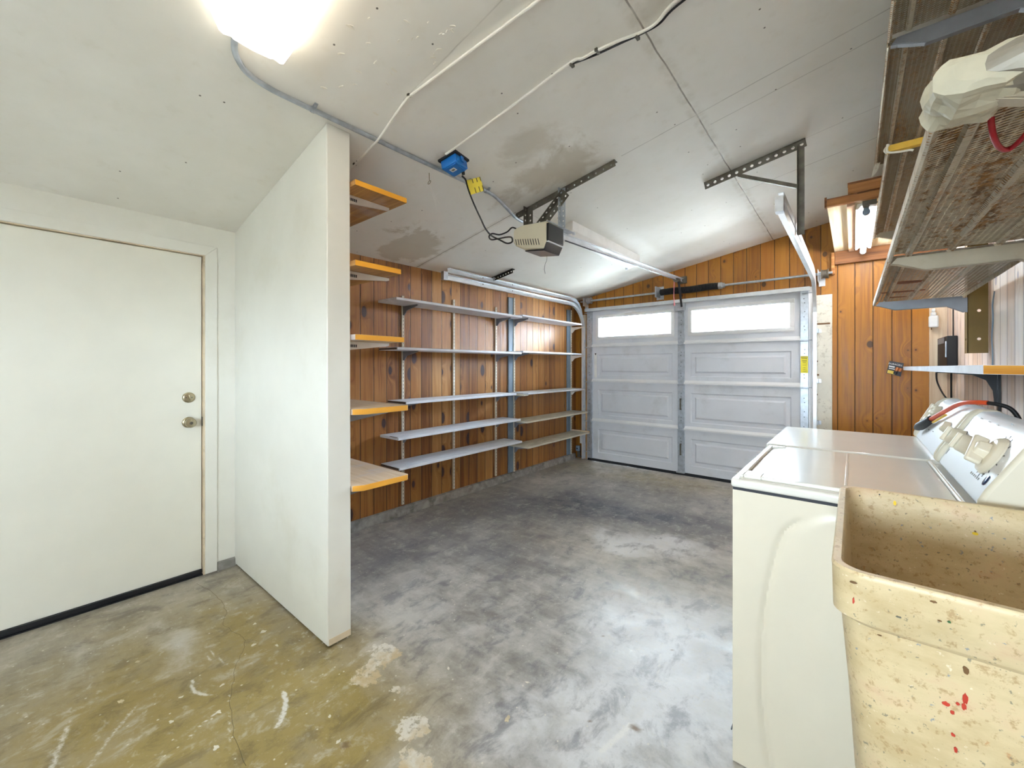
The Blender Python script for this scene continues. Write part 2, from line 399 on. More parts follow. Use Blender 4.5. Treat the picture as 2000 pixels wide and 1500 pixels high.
def floor_mat():
    t = NT('stained_lit_concrete_floor'); v = t.obj()
    at = t.n('ShaderNodeAttribute', attribute_name='stain_tone'); r, g, b = t.xyz(at.outputs['Color'])
    n1 = t.noise(v, 1.3, 7., .62, .3); n2 = t.noise(v, 7., 6., .65, .2); n3 = t.noise(v, 60., 4., .7)
    n4 = t.noise(t.scalev(v, (3.2, 26., 1.)), 1., 4., .6)          # trowel marks
    tone = t.math('ADD', t.math('MULTIPLY', n1, .55), t.math('ADD', t.math('MULTIPLY', n2, .35), t.math('MULTIPLY', n4, .16)))
    col = t.mix(t.ramp(tone, .38, .66), lin('7f7b75'), lin('c2beb8'))
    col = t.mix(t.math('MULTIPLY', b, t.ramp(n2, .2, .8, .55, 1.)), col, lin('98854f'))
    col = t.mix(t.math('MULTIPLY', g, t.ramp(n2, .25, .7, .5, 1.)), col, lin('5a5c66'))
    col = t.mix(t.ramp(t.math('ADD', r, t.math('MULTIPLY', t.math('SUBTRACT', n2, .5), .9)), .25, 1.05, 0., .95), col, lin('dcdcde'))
    col = t.mix(t.ramp(n3, .60, .74, 0., .3), col, lin('5a5348'))
    col = t.mix(t.ramp(n3, .40, .27, 0., .35), col, lin('d8d2c4'))
    n5 = t.noise(v, 19., 5., .7, .3)
    col = t.mix(t.ramp(n5, .55, .72, 0., .45), col, t.mix(.5, col, lin('5c5138')))
    col = t.mix(t.ramp(n5, .45, .30, 0., .40), col, lin('d4cfc4'))
    n6 = t.noise(t.scalev(v, (3.2, 2.0, 1.)), 2.8, 8., .70, .4)
    col = t.mix(t.ramp(n6, .49, .66, 0., .58), col, t.mix(b, lin('64646c'), lin('645530')))
    col = t.mix(t.ramp(n6, .46, .34, 0., .35), col, lin('d2cfc8'))
    ma = t.n('ShaderNodeAttribute', attribute_name='marks'); mr, mg, mb_ = t.xyz(ma.outputs['Color'])
    col = t.mix(t.math('MULTIPLY', t.ramp(t.math('ADD', mr, t.math('MULTIPLY', t.math('SUBTRACT', n3, .5), 1.1)), .25, .75, 0., .85), t.ramp(mr, .02, .2)), col, lin('e2e0dc'))
    pf = t.math('MULTIPLY', t.ramp(t.math('ADD', t.math('ADD', mg, t.math('MULTIPLY', t.math('SUBTRACT', n5, .5), 3.4)), t.math('MULTIPLY', t.math('SUBTRACT', n3, .5), 2.2)), .5, 1.0, 0., .8), t.ramp(mg, .02, .15))
    col = t.mix(pf, col, t.mix(t.ramp(n2, .4, .6), lin('c9b48c'), lin('e2ddd2')))
    col = t.mix(t.math('MULTIPLY', mb_, .85), col, lin('6e5536'))
    vo = t.n('ShaderNodeTexVoronoi', voronoi_dimensions='2D'); t.set(vo.inputs['Vector'], v); vo.inputs['Scale'].default_value = 21.
    sp = t.math('MULTIPLY', t.ramp(t.math('ADD', vo.outputs['Distance'], t.math('MULTIPLY', t.math('SUBTRACT', n3, .5), .2)), .03, .10, .8, 0.), t.math('GREATER_THAN', t.xyz(vo.outputs['Color'])[0], .88))
    col = t.mix(sp, col, lin('d9d5c8'))
    h = t.math('ADD', t.math('MULTIPLY', n3, .5), t.math('MULTIPLY', n4, .8))
    t.pbr(col, t.ramp(n2, .3, .7, .30, .52), 0., t.bump(h, .22, .003), .5)
    return t.m
M['floor'] = floor_mat()
M['peel'] = mat('peeling_cream_paint', 'efebe0', .6, var=.04)
M['splat'] = mat('dried_white_paint', 'd9d4c6', .7, var=.08, vs=20.)
M['splat_cream'] = mat('cream_plaster_patch', 'c9bc9e', .8, var=.16, vs=26., bump=.4, bs=50.)
M['crack'] = mat('floor_crack_gap_shade', '6f6448', .9)
def scuff_mat(nm='chalky_scuff', c='dedcd6', s=55., lo=.38, hi=.62, am=.8):
    t = NT(nm); v = t.obj()
    f = t.ramp(t.noise(v, s, 6., .7), lo, hi, 0., am)
    a = t.n('ShaderNodeBsdfPrincipled'); a.inputs['Base Color'].default_value = (*lin(c), 1); a.inputs['Roughness'].default_value = .8
    tr = t.n('ShaderNodeBsdfTransparent'); mx = t.n('ShaderNodeMixShader'); t.set(mx.inputs[0], f)
    t.t.links.new(tr.outputs[0], mx.inputs[1]); t.t.links.new(a.outputs[0], mx.inputs[2]); t.t.links.new(mx.outputs[0], t.out.inputs[0])
    return t.m
M['scuff'] = scuff_mat()
M['patch'] = scuff_mat('chipped_plaster_patch', 'd8cfba', 30., .44, .56, .92)

def rust_sheet(name, base, rust_amt, perf=True, rough=.45, seed=0.):
    """Painted perforated sheet: rows of small slots punched through, rust spreading along them."""
    t = NT(name); v = t.obj(); x, y, z = t.xyz(v)
    oi = t.n('ShaderNodeObjectInfo').outputs['Random']
    vs = t.addv(t.scalev(v, (9., 2.2, 1.)), t.comb(t.math('MULTIPLY', oi, 30.), seed, 0.))
    n = t.noise(vs, 1., 6., .68, .3); n2 = t.noise(t.scalev(v, (60., 60., 60.)), 1., 4.)
    fx = t.math('DIVIDE', x, .0150); row = t.math('FLOOR', fx); ux = t.math('SUBTRACT', t.math('FRACT', fx), .5)
    fy = t.math('ADD', t.math('ADD', t.math('DIVIDE', y, .0118), t.math('MULTIPLY', t.math('MODULO', t.math('ABSOLUTE', row), 2.), .5)), t.math('MULTIPLY', ux, .5))
    dx = t.math('DIVIDE', ux, .33); dy = t.math('DIVIDE', t.math('SUBTRACT', t.math('FRACT', fy), .5), .20)
    d = t.math('ADD', t.math('MULTIPLY', dx, dx), t.math('MULTIPLY', dy, dy))
    sp = t.noise(t.scalev(v, (70., 34., 1.)), 1., 3., .6)
    rz = t.math('ADD', t.math('ADD', t.math('MULTIPLY', n, .62), t.math('MULTIPLY', sp, .40)), t.math('MULTIPLY', t.ramp(d, 3.2, 1., 0., .13), 1.))
    col = t.mix(t.ramp(n2, .3, .7), tuple(c*.86 for c in lin(base)), lin(base))
    rf = t.ramp(rz, .70 - rust_amt*.2, .79 - rust_amt*.2, 0., .92)
    col = t.mix(rf, col, t.mix(t.ramp(n2, .3, .7), lin('5a3a18'), lin('a8742e')))
    b = t.n('ShaderNodeBsdfPrincipled'); t.set(b.inputs['Base Color'], col); t.set(b.inputs['Roughness'], t.ramp(rf, 0., 1., rough, .8))
    t.set(b.inputs['Metallic'], t.ramp(rf, 0., 1., .35, 0.))
    t.set(b.inputs['Normal'], t.bump(t.ramp(d, 3., .8), .5, .002))
    if perf:
        tr = t.n('ShaderNodeBsdfTransparent'); mx = t.n('ShaderNodeMixShader')
        t.set(mx.inputs[0], t.math('LESS_THAN', d, 1.)); t.t.links.new(b.outputs[0], mx.inputs[1]); t.t.links.new(tr.outputs[0], mx.inputs[2])
        t.t.links.new(mx.outputs[0], t.out.inputs[0])
    else: t.t.links.new(b.outputs[0], t.out.inputs[0])
    return t.m
M['perf_rusty'] = rust_sheet('rusty_perforated_sheet', 'c8bca2', .92)
M['perf_mid'] = rust_sheet('dull_perforated_sheet', '9a8f78', .62, seed=4.)
M['perf_solid'] = rust_sheet('rusty_sheet_lip', 'bdb29b', .6, perf=False, seed=7.)
M['bracket_tan'] = mat('tan_sheet_bracket', 'a79c88', .42, .4, var=.08, dirt='7a6a4c', damt=.4, dscale=6.)

def tub_mat():
    t = NT('speckled_laundry_tub'); v = t.obj()
    n1 = t.noise(t.scalev(v, (1., 1., 2.2)), 9., 5., .65); n2 = t.noise(v, 70., 4., .7); n3 = t.noise(t.addv(v, (3., 1., 7.)), 120., 3., .6)
    col = t.mix(t.ramp(n1, .3, .7), lin('c0ab82'), lin('d5c39c'))
    col = t.mix(t.ramp(n1, .52, .76, 0., .6), col, lin('c29c7c'))
    col = t.mix(t.ramp(n2, .54, .68, 0., .75), col, lin('a5865c'))
    col = t.mix(t.ramp(n2, .36, .27, 0., .6), col, lin('efe6d4'))
    col = t.mix(t.ramp(n3, .64, .71, 0., .75), col, lin('6f6a5c'))
    vo = t.n('ShaderNodeTexVoronoi'); t.set(vo.inputs['Vector'], t.addv(v, t.scalev(t.comb(n1, n2, n3), (.03, .03, .03)))); vo.inputs['Scale'].default_value = 60.
    cc = t.xyz(vo.outputs['Color'])
    sp = t.math('MULTIPLY', t.ramp(vo.outputs['Distance'], .10, .2, 1., 0.), t.math('GREATER_THAN', cc[0], .82))
    spc = t.mix(t.math('GREATER_THAN', cc[1], .6), lin('7d8694'), lin('b98a5e'))
    col = t.mix(t.math('MULTIPLY', sp, .8), col, spc)
    t.pbr(col, .42, 0., t.bump(n2, .08, .001), .45)
    return t.m
M['tub'] = tub_mat()
M['paint_red'] = mat('red_paint_drip', 'b3321a', .5)
M['paint_green'] = mat('green_paint_speck', '2f5a2c', .5)
M['paint_brown'] = mat('brown_stain', '6a4a22', .6)
M['paint_yellow'] = mat('yellow_paint_speck', 'e3c21e', .5)

# ------------------------------------------------------------------ floor, with broad wear and painted light zones as a vertex attribute
def floor():
    x0, x1, y0, y1 = -3.15, .75, -2.45, 5.07
    def axis(a, b, fa, fb, fine, coarse):
        out = []
        for p, q, s in ((a, fa, coarse), (fa, fb, fine), (fb, b, coarse)):
            n = max(1, int((q-p)/s)); out += [p + (q-p)*i/n for i in range(n)]
        return out + [b]
    xs = axis(x0, x1, -3.0, .0, .010, .035); ys = axis(y0, y1, .0, 1.95, .010, .035); nx, ny = len(xs), len(ys)
    vs = [(x, y, 0.) for y in ys for x in xs]
    fs = [(j*nx+i, j*nx+i+1, (j+1)*nx+i+1, (j+1)*nx+i) for j in range(ny-1) for i in range(nx-1)]
    b = MB().add(vs, fs)
    n0 = len(b.v)
    b.box(x0, x1, y0, y1, -.12, -.06)
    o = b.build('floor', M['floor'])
    ca = o.data.color_attributes.new('stain_tone', 'FLOAT_COLOR', 'POINT')
    def G(x, y, cx, cy, rx, ry): return math.exp(-(((x-cx)/rx)**2 + ((y-cy)/ry)**2))
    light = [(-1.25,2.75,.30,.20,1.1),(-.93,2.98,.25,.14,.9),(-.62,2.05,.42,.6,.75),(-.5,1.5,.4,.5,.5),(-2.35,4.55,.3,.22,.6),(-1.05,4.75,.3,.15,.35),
             (-1.5,1.45,.3,.35,.35),(-2.45,.45,.5,.12,.55),(-2.6,.15,.35,.12,.5),(-1.0,1.0,.35,.25,.25),(-1.9,2.9,.5,.12,.3),(-2.2,.62,.35,.1,.3),(-.75,1.15,.35,.3,.4)]  # entries beside the washer paint a pale pool of light into the concrete
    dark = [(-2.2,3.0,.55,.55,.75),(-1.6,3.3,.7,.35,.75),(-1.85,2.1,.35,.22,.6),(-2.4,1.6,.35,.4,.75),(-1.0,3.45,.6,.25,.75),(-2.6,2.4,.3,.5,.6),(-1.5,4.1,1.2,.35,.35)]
    warm = [(-1.8,4.55,1.2,.35,.8),(-2.1,.45,.8,.35,.95),(-1.6,.55,.55,.35,.8),(-1.3,.75,.4,.3,.5),(-2.3,.8,.5,.2,.7),(-1.95,-.2,1.2,.6,.8),(-1.5,1.0,.3,.2,.3)]  # near-left entries paint lamp warmth along with the dirt tint
    mk = o.data.color_attributes.new('marks', 'FLOAT_COLOR', 'POINT')
    # chalky streaks: start, end, width, bow, strength; chipped plaster: centre, radius
    st = [((-1.705,.660),(-1.535,.562),.017,.022,1.),((-2.05,.456),(-1.885,.487),.013,-.03,.9),((-2.21,.545),(-2.005,.57),.010,0,.6),((-2.17,.527),(-2.10,.535),.012,0,.6),
          ((-1.718,.364),(-1.783,.50),.007,.02,.8),((-1.90,.06),(-2.16,.126),.022,0,.6),((-1.80,.12),(-2.08,.315),.020,.012,.5),((-.60,1.39),(-.64,1.19),.028,0,.75),((-.66,1.82),(-.60,1.56),.012,.01,.6),
          ((-1.74,.49),(-1.58,.45),.010,0,.5),((-2.60,3.05),(-2.3,3.0),.012,0,.5),((-1.783,.50),(-1.86,.53),.006,.0,.6),((-1.5,1.6),(-1.35,1.75),.006,.02,.4),((-.95,1.55),(-.7,1.35),.008,.03,.35),((-1.0,.95),(-.8,1.2),.03,0,.3),((-2.0,.9),(-1.93,.78),.008,0,.5)]
    pl = [((-1.575,1.03),.085),((-1.53,.91),.075),((-1.19,.88),.07),((-1.07,.80),.07),((-1.36,.95),.03)]
    dk = [((-.585,1.375),.018),((-.72,1.30),.008),((-.65,2.15),.010),((-.50,2.35),.008),((-.80,2.25),.008),((-.62,1.86),.007),((-.35,1.95),.012),((-.9,1.75),.007),((-1.3,.70),.014)]
    def marks(x, y):
        r = 0.
        for (ax, ay), (bx, by), w_, bow, s in st:
            dx, dy = bx-ax, by-ay; L2 = dx*dx+dy*dy; t_ = ((x-ax)*dx+(y-ay)*dy)/L2
            if -.1 < t_ < 1.1:
                L = L2**.5; d = ((x-ax)*-dy + (y-ay)*dx)/L - bow*4*t_*(1-t_)
                if abs(d) < w_*2.5:
                    e = min(1, max(0, (t_+.06)/.12)) * min(1, max(0, (1.06-t_)/.25)); r = max(r, s*e*math.exp(-(d/(w_*.55))**2))
        n_ = noise.fractal(Vector((x*14, y*14, 2)), 1., 2., 3)*.5
        g = 0.
        for (cx, cy), rr in pl:
            d = ((x-cx)**2 + ((y-cy)*1.35)**2)**.5/rr
            if d < 2.2: g = max(g, min(1, max(0, (1.15 - d + n_*1.1)/.35)))
        b_ = 0.
        for (cx, cy), rr in dk:
            d = ((x-cx)**2 + ((y-cy)*1.3)**2)**.5/rr
            if d < 2: b_ = max(b_, min(1, max(0, (1.2-d+n_*.6)/.4)))
        return r, g, b_
    for i, v in enumerate(o.data.vertices):
        x, y = v.co.x, v.co.y
        mk.data[i].color = (0, 0, 0, 1)
        if i < n0 and -.1 < y < 3.2: mk.data[i].color = (*marks(x, y), 1)
        if i < n0:
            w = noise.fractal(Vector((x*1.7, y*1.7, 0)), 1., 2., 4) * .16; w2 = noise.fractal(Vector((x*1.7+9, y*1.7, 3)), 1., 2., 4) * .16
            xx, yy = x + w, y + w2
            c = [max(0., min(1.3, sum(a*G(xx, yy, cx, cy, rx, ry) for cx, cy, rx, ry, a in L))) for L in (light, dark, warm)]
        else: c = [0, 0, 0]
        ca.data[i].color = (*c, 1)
    return struct(o)
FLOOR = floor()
def splat(pts_c, r, m='splat', name='paint_splash', squash=1., ang=0., n=22, z=.0012, rough=.35):
    cx, cy = pts_c; b = MB(); vs = []
    sd = random.random()*50
    for k in range(n):
        a = 2*PI*k/n; rr = r*(1 + rough*noise.noise(Vector((math.cos(a)*1.3+sd, math.sin(a)*1.3, sd)))*1.6)
        ex, ey = math.cos(a)*rr, math.sin(a)*rr*squash
        vs.append((cx + ex*math.cos(ang) - ey*math.sin(ang), cy + ex*math.sin(ang) + ey*math.cos(ang)))
    b.prism(vs, .0002, z, 'z'); return b.build(name, M[m], FLOOR)
def streak(p, q, w, m='splat', bow=.0, name='paint_streak', z=.0011):
    p, q = Vector((*p, 0)), Vector((*q, 0)); d = q-p; n = Vector((-d.y, d.x, 0)).normalized(); N = 14; L, R = [], []
    for i in range(N+1):
        t = i/N; c = p + d*t + n*bow*4*t*(1-t); ww = w*(math.sin(PI*(.08+.84*t))**.6)*(1+.35*noise.noise(c*22)); L.append(c+n*ww/2); R.append(c-n*ww/2)
    poly = [(v.x, v.y) for v in L + R[::-1]]
    b = MB().prism(poly, .0002, z, 'z'); return b.build(name, M[m], FLOOR)
for c, r, m in (((-2.154,.749),.016,'splat'),((-2.253,.743),.010,'splat'),((-2.087,.684),.011,'splat'),((-2.0,.75),.008,'splat'),((-1.78,.47),.010,'splat'),((-1.62,.42),.010,'splat'),
             ((-1.97,.40),.008,'splat'),((-1.86,.35),.009,'splat'),((-1.92,.52),.008,'splat'),((-1.33,.69),.009,'splat'),((-1.45,.72),.007,'splat'),((-1.3,1.15),.008,'splat'),((-1.0,1.3),.007,'splat'),((-2.35,.33),.010,'splat_cream'),((-2.12,.25),.012,'splat_cream'),((-.95,1.12),.012,'splat_cream')):
    splat(c, r, m, squash=.6, ang=random.random()*3, rough=.5 if r < .05 else .95, n=20 if r < .05 else 48, z=.0012 if r < .05 else .0009)
ck = spline([(-2.93,.67,.0004),(-2.7,.70,.0004),(-2.5,.69,.0004),(-2.36,.645,.0004),(-2.2,.67,.0004),(-2.11,.652,.0004),(-1.94,.563,.0004),(-1.72,.491,.0004),(-1.47,.459,.0004)], 8)
ck = [p + Vector((noise.noise(p*30), noise.noise(p*30+Vector((5,5,5))), 0))*.012 for p in ck]
MB().tube(ck, .0007, 4).build('crack', M['crack'], FLOOR)

# ------------------------------------------------------------------ ceiling and walls
def ceiling():
    b = MB(); xs = [-3.2 + 3.95*i/20 for i in range(21)]; ys = [-2.45, 0., .9] + [.9 + 4.17*j/12 for j in range(1, 13)]
    nx, ny = len(xs), len(ys)
    vs = [(x, y, ceilz(x, y)) for y in ys for x in xs] + [(x, y, ceilz(x, y) + .12) for y in ys for x in xs]
    n = nx*ny; fs = []
    for j in range(ny-1):
        for i in range(nx-1):
            a = j*nx+i; fs.append((a, a+nx, a+nx+1, a+1)); fs.append((n+a, n+a+1, n+a+nx+1, n+a+nx))
    for i in range(nx-1): fs.append((i, i+1, n+i+1, n+i)); a = (ny-1)*nx+i; fs.append((a+1, a, n+a, n+a+1))
    for j in range(ny-1): a = j*nx; fs.append((a+nx, a, n+a, n+a+nx)); a += nx-1; fs.append((a, a+nx, n+a+nx, n+a))
    b.add(vs, fs); o = b.build('ceiling', M['ceiling'], smooth=False); return struct(o)
CEIL = ceiling()
T = .004
def cz(x, y): return ceilz(x, y) - .0005
for k in range(34):
    u = random.random(); fx_, fy_ = ((-1.28 + random.gauss(0,.16), .92 + random.gauss(0,.13)) if k < 24 else (-1.05 - .3*u, .98 + .08*u + random.gauss(0,.012)))
    L_2 = random.uniform(.004, .016); a_ = random.uniform(-.5, .5) + (1.2 if k % 3 else 0); n_ = 7
    pts = [(fx_ + L_2*math.cos(2*PI*i/n_)*random.uniform(.6,1.2)*math.cos(a_) - .3*L_2*math.sin(2*PI*i/n_)*math.sin(a_), fy_ + L_2*math.cos(2*PI*i/n_)*math.sin(a_) + .3*L_2*math.sin(2*PI*i/n_)*random.uniform(.6,1.2)*math.cos(a_)) for i in range(n_)]
    vs = [(x, y, ceilz(x, y) - .0003) for x, y in pts] + [(x, y, ceilz(x, y) - .0012 - .0015*(i % 3 == 0)) for i, (x, y) in enumerate(pts)]
    MB().add(vs, [tuple(range(n_)), tuple(range(n_, 2*n_))] + [(i, (i+1) % n_, n_+(i+1) % n_, n_+i) for i in range(n_)]).build('peeling_paint', M['peel'], CEIL)
# panelled left wall (boards stop above the concrete curb)
b = MB().prism([(.90,.0),(5.07,.0),(5.07,cz(XL,5.07)),(.90,cz(XL,.90))], XL-.11, XL, 'x'); struct(b.build('wall_left', M['panel_left']))
# entry wall with its door opening
b = MB().prism([(-2.4,0),(-2.4,cz(XD,-2.4)),(.96,cz(XD,.96)),(.96,0),(.735,0),(.735,1.94),(-.125,1.94),(-.125,0)], XD-.12, XD, 'x')
struct(b.build('wall_entry', M['white_paint']))
b = MB().prism([(-3.06,0),(-3.06,2.05),(XL,2.1),(.72,2.75),(.72,0),(-.30,0),(-.30,2.04),(-2.79,2.04),(-2.79,0)], YF, YF+.12, 'y')
for i, (x, y, z) in enumerate(b.v):
    if z > 2.045: b.v[i] = (x, y, cz(x, y))
struct(b.build('wall_front', M['panel_front']))
WY0, WY1, WZ0, WZ1 = -2.1, -1.55, 1.1, 1.9
b = MB()
b.prism([(WY1,0),(5.07,0),(5.07,cz(XR,5.07)),(.9,cz(XR,.9)),(WY1,cz(XR,WY1))], XR, XR+.12, 'x')
b.prism([(-2.4,0),(WY0,0),(WY0,cz(XR,WY0)),(-2.4,cz(XR,-2.4))], XR, XR+.12, 'x')
b.prism([(WY0,0),(WY1,0),(WY1,WZ0),(WY0,WZ0)], XR, XR+.12, 'x'); b.prism([(WY0,WZ1),(WY1,WZ1),(WY1,cz(XR,WY1)),(WY0,cz(XR,WY0))], XR, XR+.12, 'x')
struct(b.build('wall_right', M['panel_right']))
# wall behind the viewpoint, with unseen windows added here and in the right wall
b = MB(); BX0, BX1, BZ0, BZ1 = -.60, .20, 1.05, 1.60
for x0_, x1_, z0_, z1_ in ((-3.14,BX0,0,None),(BX0,BX1,0,BZ0),(BX0,BX1,BZ1,None),(BX1,.72,0,None)):
    b.prism([(x0_,z0_),(x1_,z0_),(x1_,z1_ or cz(x1_,YB)),(x0_,z1_ or cz(x0_,YB))], YB-.12, YB, 'y')
struct(b.build('wall_back', M['white_paint']))
wf = thing('added_window_2', 'added daylight window in the unseen end wall behind the viewpoint', 'window', ((BX0+BX1)/2, YB-.06, BZ0)); wf['kind'] = 'structure'  # unseen end window added to lift the ceiling and near faces
b = MB()
for x in (BX0, (BX0+BX1)/2-.02, BX1-.04): b.box(x,x+.04,YB-.09,YB-.03,BZ0,BZ1)
for z in (BZ0, BZ1-.04): b.box(BX0+.04,BX1-.04,YB-.09,YB-.03,z,z+.04)
b.build('window_frame', M['door_trim'], wf)
MB().box(BX0+.04,BX1-.04,YB-.063,YB-.058,BZ0+.04,BZ1-.04).build('pane', M['glass'], wf)
wf = thing('added_window_1', 'added daylight window in the unseen side wall behind the viewpoint', 'window', (XR+.06, (WY0+WY1)/2, WZ0)); wf['kind'] = 'structure'  # unseen side window added to light the room from the right
b = MB()
for y in (WY0, (WY0+WY1)/2-.03, WY1-.06): b.box(XR+.03,XR+.09,y,y+.06,WZ0,WZ1)
for z in (WZ0, WZ1-.06): b.box(XR+.03,XR+.09,WY0+.06,WY1-.06,z,z+.06)
b.build('window_frame', M['door_trim'], wf)
MB().box(XR+.058,XR+.063,WY0+.06,WY1-.06,WZ0+.06,WZ1-.06).build('pane', M['glass'], wf)
# partition stub wall
MB().box(XD,-1.812,.897,.983,.0005,.0135).build('shadow_gap', M['ink'], None) if 0 else None
b = MB().prism([(XD,.011),(-1.80,.011),(-1.81,cz(-1.81,.94)),(XD,cz(XD,.94))], .885, .995, 'y')
part = struct(b.build('wall_partition', M['white_paint'], bevel=.004))
MB().box(XD,-1.812,.897,.983,.0005,.0108).build('gap_shade_strip', M['crack'], part)  # dark inset strip put in for the shade gap under the partition
MB().box(-1.8005,-1.7985,.890,.993,.012,.040).build('bottom_plate', M['cream_wood'], part, label='bare wooden bottom plate where the paint is gone')
# curb along the left wall, and a stub of it below the entry wall
b = MB()
def curb(y0, y1, x, w, h):
    N = max(2, int((y1-y0)/.05)); vs = []; fs = []
    for i in range(N+1):
        y = y0 + (y1-y0)*i/N; j = noise.noise(Vector((y*6, 1, x)))*.008; k = noise.noise(Vector((y*5, 7, x)))*.006
        vs += [(x, y, 0), (x+w+j, y, 0), (x+w*.75+j, y, h+k), (x, y, h+.004)]
    for i in range(N):
        a = i*4; fs += [(a+1, a+5, a+6, a+2), (a+2, a+6, a+7, a+3), (a, a+3, a+7, a+4)]
    fs += [(0,1,2,3), tuple(4*N+q for q in (3,2,1,0))]
    b.add(vs, fs)
curb(1.0, 4.9, XL+.0005, .035, .068)
curb(.79, .884, XD+.0005, .012, .05)
struct(b.build('baseboard_left', M['concrete_rough']))
# entry door with casing
dr = thing('door_1', 'white flat entry door with satin knob and deadbolt in the left wall', 'door', (XD, .3, 0)); dr['kind'] = 'structure'
b = MB(); b.box(XD-.12,XD-.001,-.125,.735,.0003,.0058); b.box(XD-.118,XD-.062,-.108,.718,1.905,1.9255); b.box(XD-.118,XD-.062,.695,.7185,.006,1.905); b.box(XD-.118,XD-.062,-.1085,-.085,.006,1.905)
b.build('door_stop', M['black'], dr)
MB().box(XD-.06,XD-.016,-.105,.715,.035,1.922).build('door_leaf', M['door_paint'], dr, bevel=.002)
b = MB().box(XD-.06,XD-.012,-.105,.715,.006,.034); b.box(XD-.012,XD-.004,-.105,.715,.018,.034); b.build('door_sweep', M['black'], dr, label='black rubber door sweep')
def roset(y, z, r=.031): return MB().lathe([(0,r),(.004,r),(.008,r*.9),(.010,r*.72)], (XD-.016, y, z), (1,0,0), 28)
k = roset(.652,.928,.032).build('door_knob', M['nickel'], dr, smooth=True, label='satin nickel knob')
MB().lathe([(.009,.013),(.022,.012),(.030,.019),(.042,.0265),(.054,.0275),(.060,.024),(.062,.012)], (XD-.016,.652,.928), (1,0,0), 28).build('knob_ball', M['nickel'], k, smooth=True)
MB().lathe([(.0615,.009),(.064,.008),(.0645,.003)], (XD-.016,.652,.928), (1,0,0), 16).build('lock_button', M['steel_dark'], k, smooth=True)
k = roset(.652,1.075).build('deadbolt', M['nickel'], dr, smooth=True, label='satin nickel deadbolt plate')
b = MB(); b.obox((XD+.004,.654,1.075), (.010,0,0), (0,.0035,.0012), (0,-.005,.017)); b.build('thumb_turn', M['nickel'], k, bevel=.002)
b = MB()
for s in (-1,1): b.lathe([(.0,.003),(.0012,.003)], (XD-.0055,.652+s*.014,1.075), (1,0,0), 10)
build_each(b, 'screw', M['ink'], k)
# jamb and casing
b = MB(); b.box(XD-.118,XD+.001,.719,.734,.0,1.94); b.box(XD-.118,XD+.001,-.124,.719,1.926,1.94); b.box(XD-.118,XD+.001,-.124,-.109,0,1.926)
b.build('door_jamb', M['cream_wood'], dr)
b = MB().prism([(.728,0.004),(.728,1.930),(.788,1.990),(.788,.004)], XD, XD+.012, 'x')
b.prism([(-.118,1.930),(-.178,1.990),(.7875,1.990),(.7275,1.930)], XD, XD+.012, 'x')
b.prism([(-.118,.004),(-.118,1.9295),(-.178,1.9895),(-.178,.004)], XD, XD+.012, 'x')
struct(b.build('trim_1', M['white_paint'], bevel=.0015))
MB().box(XD-.0995,XD-.006,.7155,.7188,.9,.955).build('strike_plate', M['steel_dark'], dr)
# white boards each side of the garage opening
b = MB().box(-.298,-.155,YF-.02,YF-.0005,.003,1.945)
o = struct(b.build('trim_2', mat('chipped_white_board', 'e3e1d4', .55, var=.04, dirt='6f6046', damt=.5, dscale=22.), bevel=.002))
b = MB()
for z, w in ((1.30,.022),(1.17,.03),(1.13,.012),(.98,.02),(1.66,.11),(.60,.018),(.75,.012)):
    x = -.285 + (.0 if z != 1.66 else .005); b.box(x, x+w, YF-.0208, YF-.0201, z, z+.016)
build_each(b, 'chipped_patch', M['paint_brown'], o)
struct(MB().box(-2.86,-2.795,YF-.02,YF-.0005,.003,1.96).build('trim_3', M['cream_wood'], bevel=.002))
# stops outside the opening
b = MB().box(-2.789,-2.742,4.958,5.06,.0005,2.039); b.box(-.348,-.301,4.958,5.06,.0005,2.039); b.box(-2.742,-.348,4.958,5.06,2.004,2.039)
struct(b.build('trim_4', M['door_trim']))

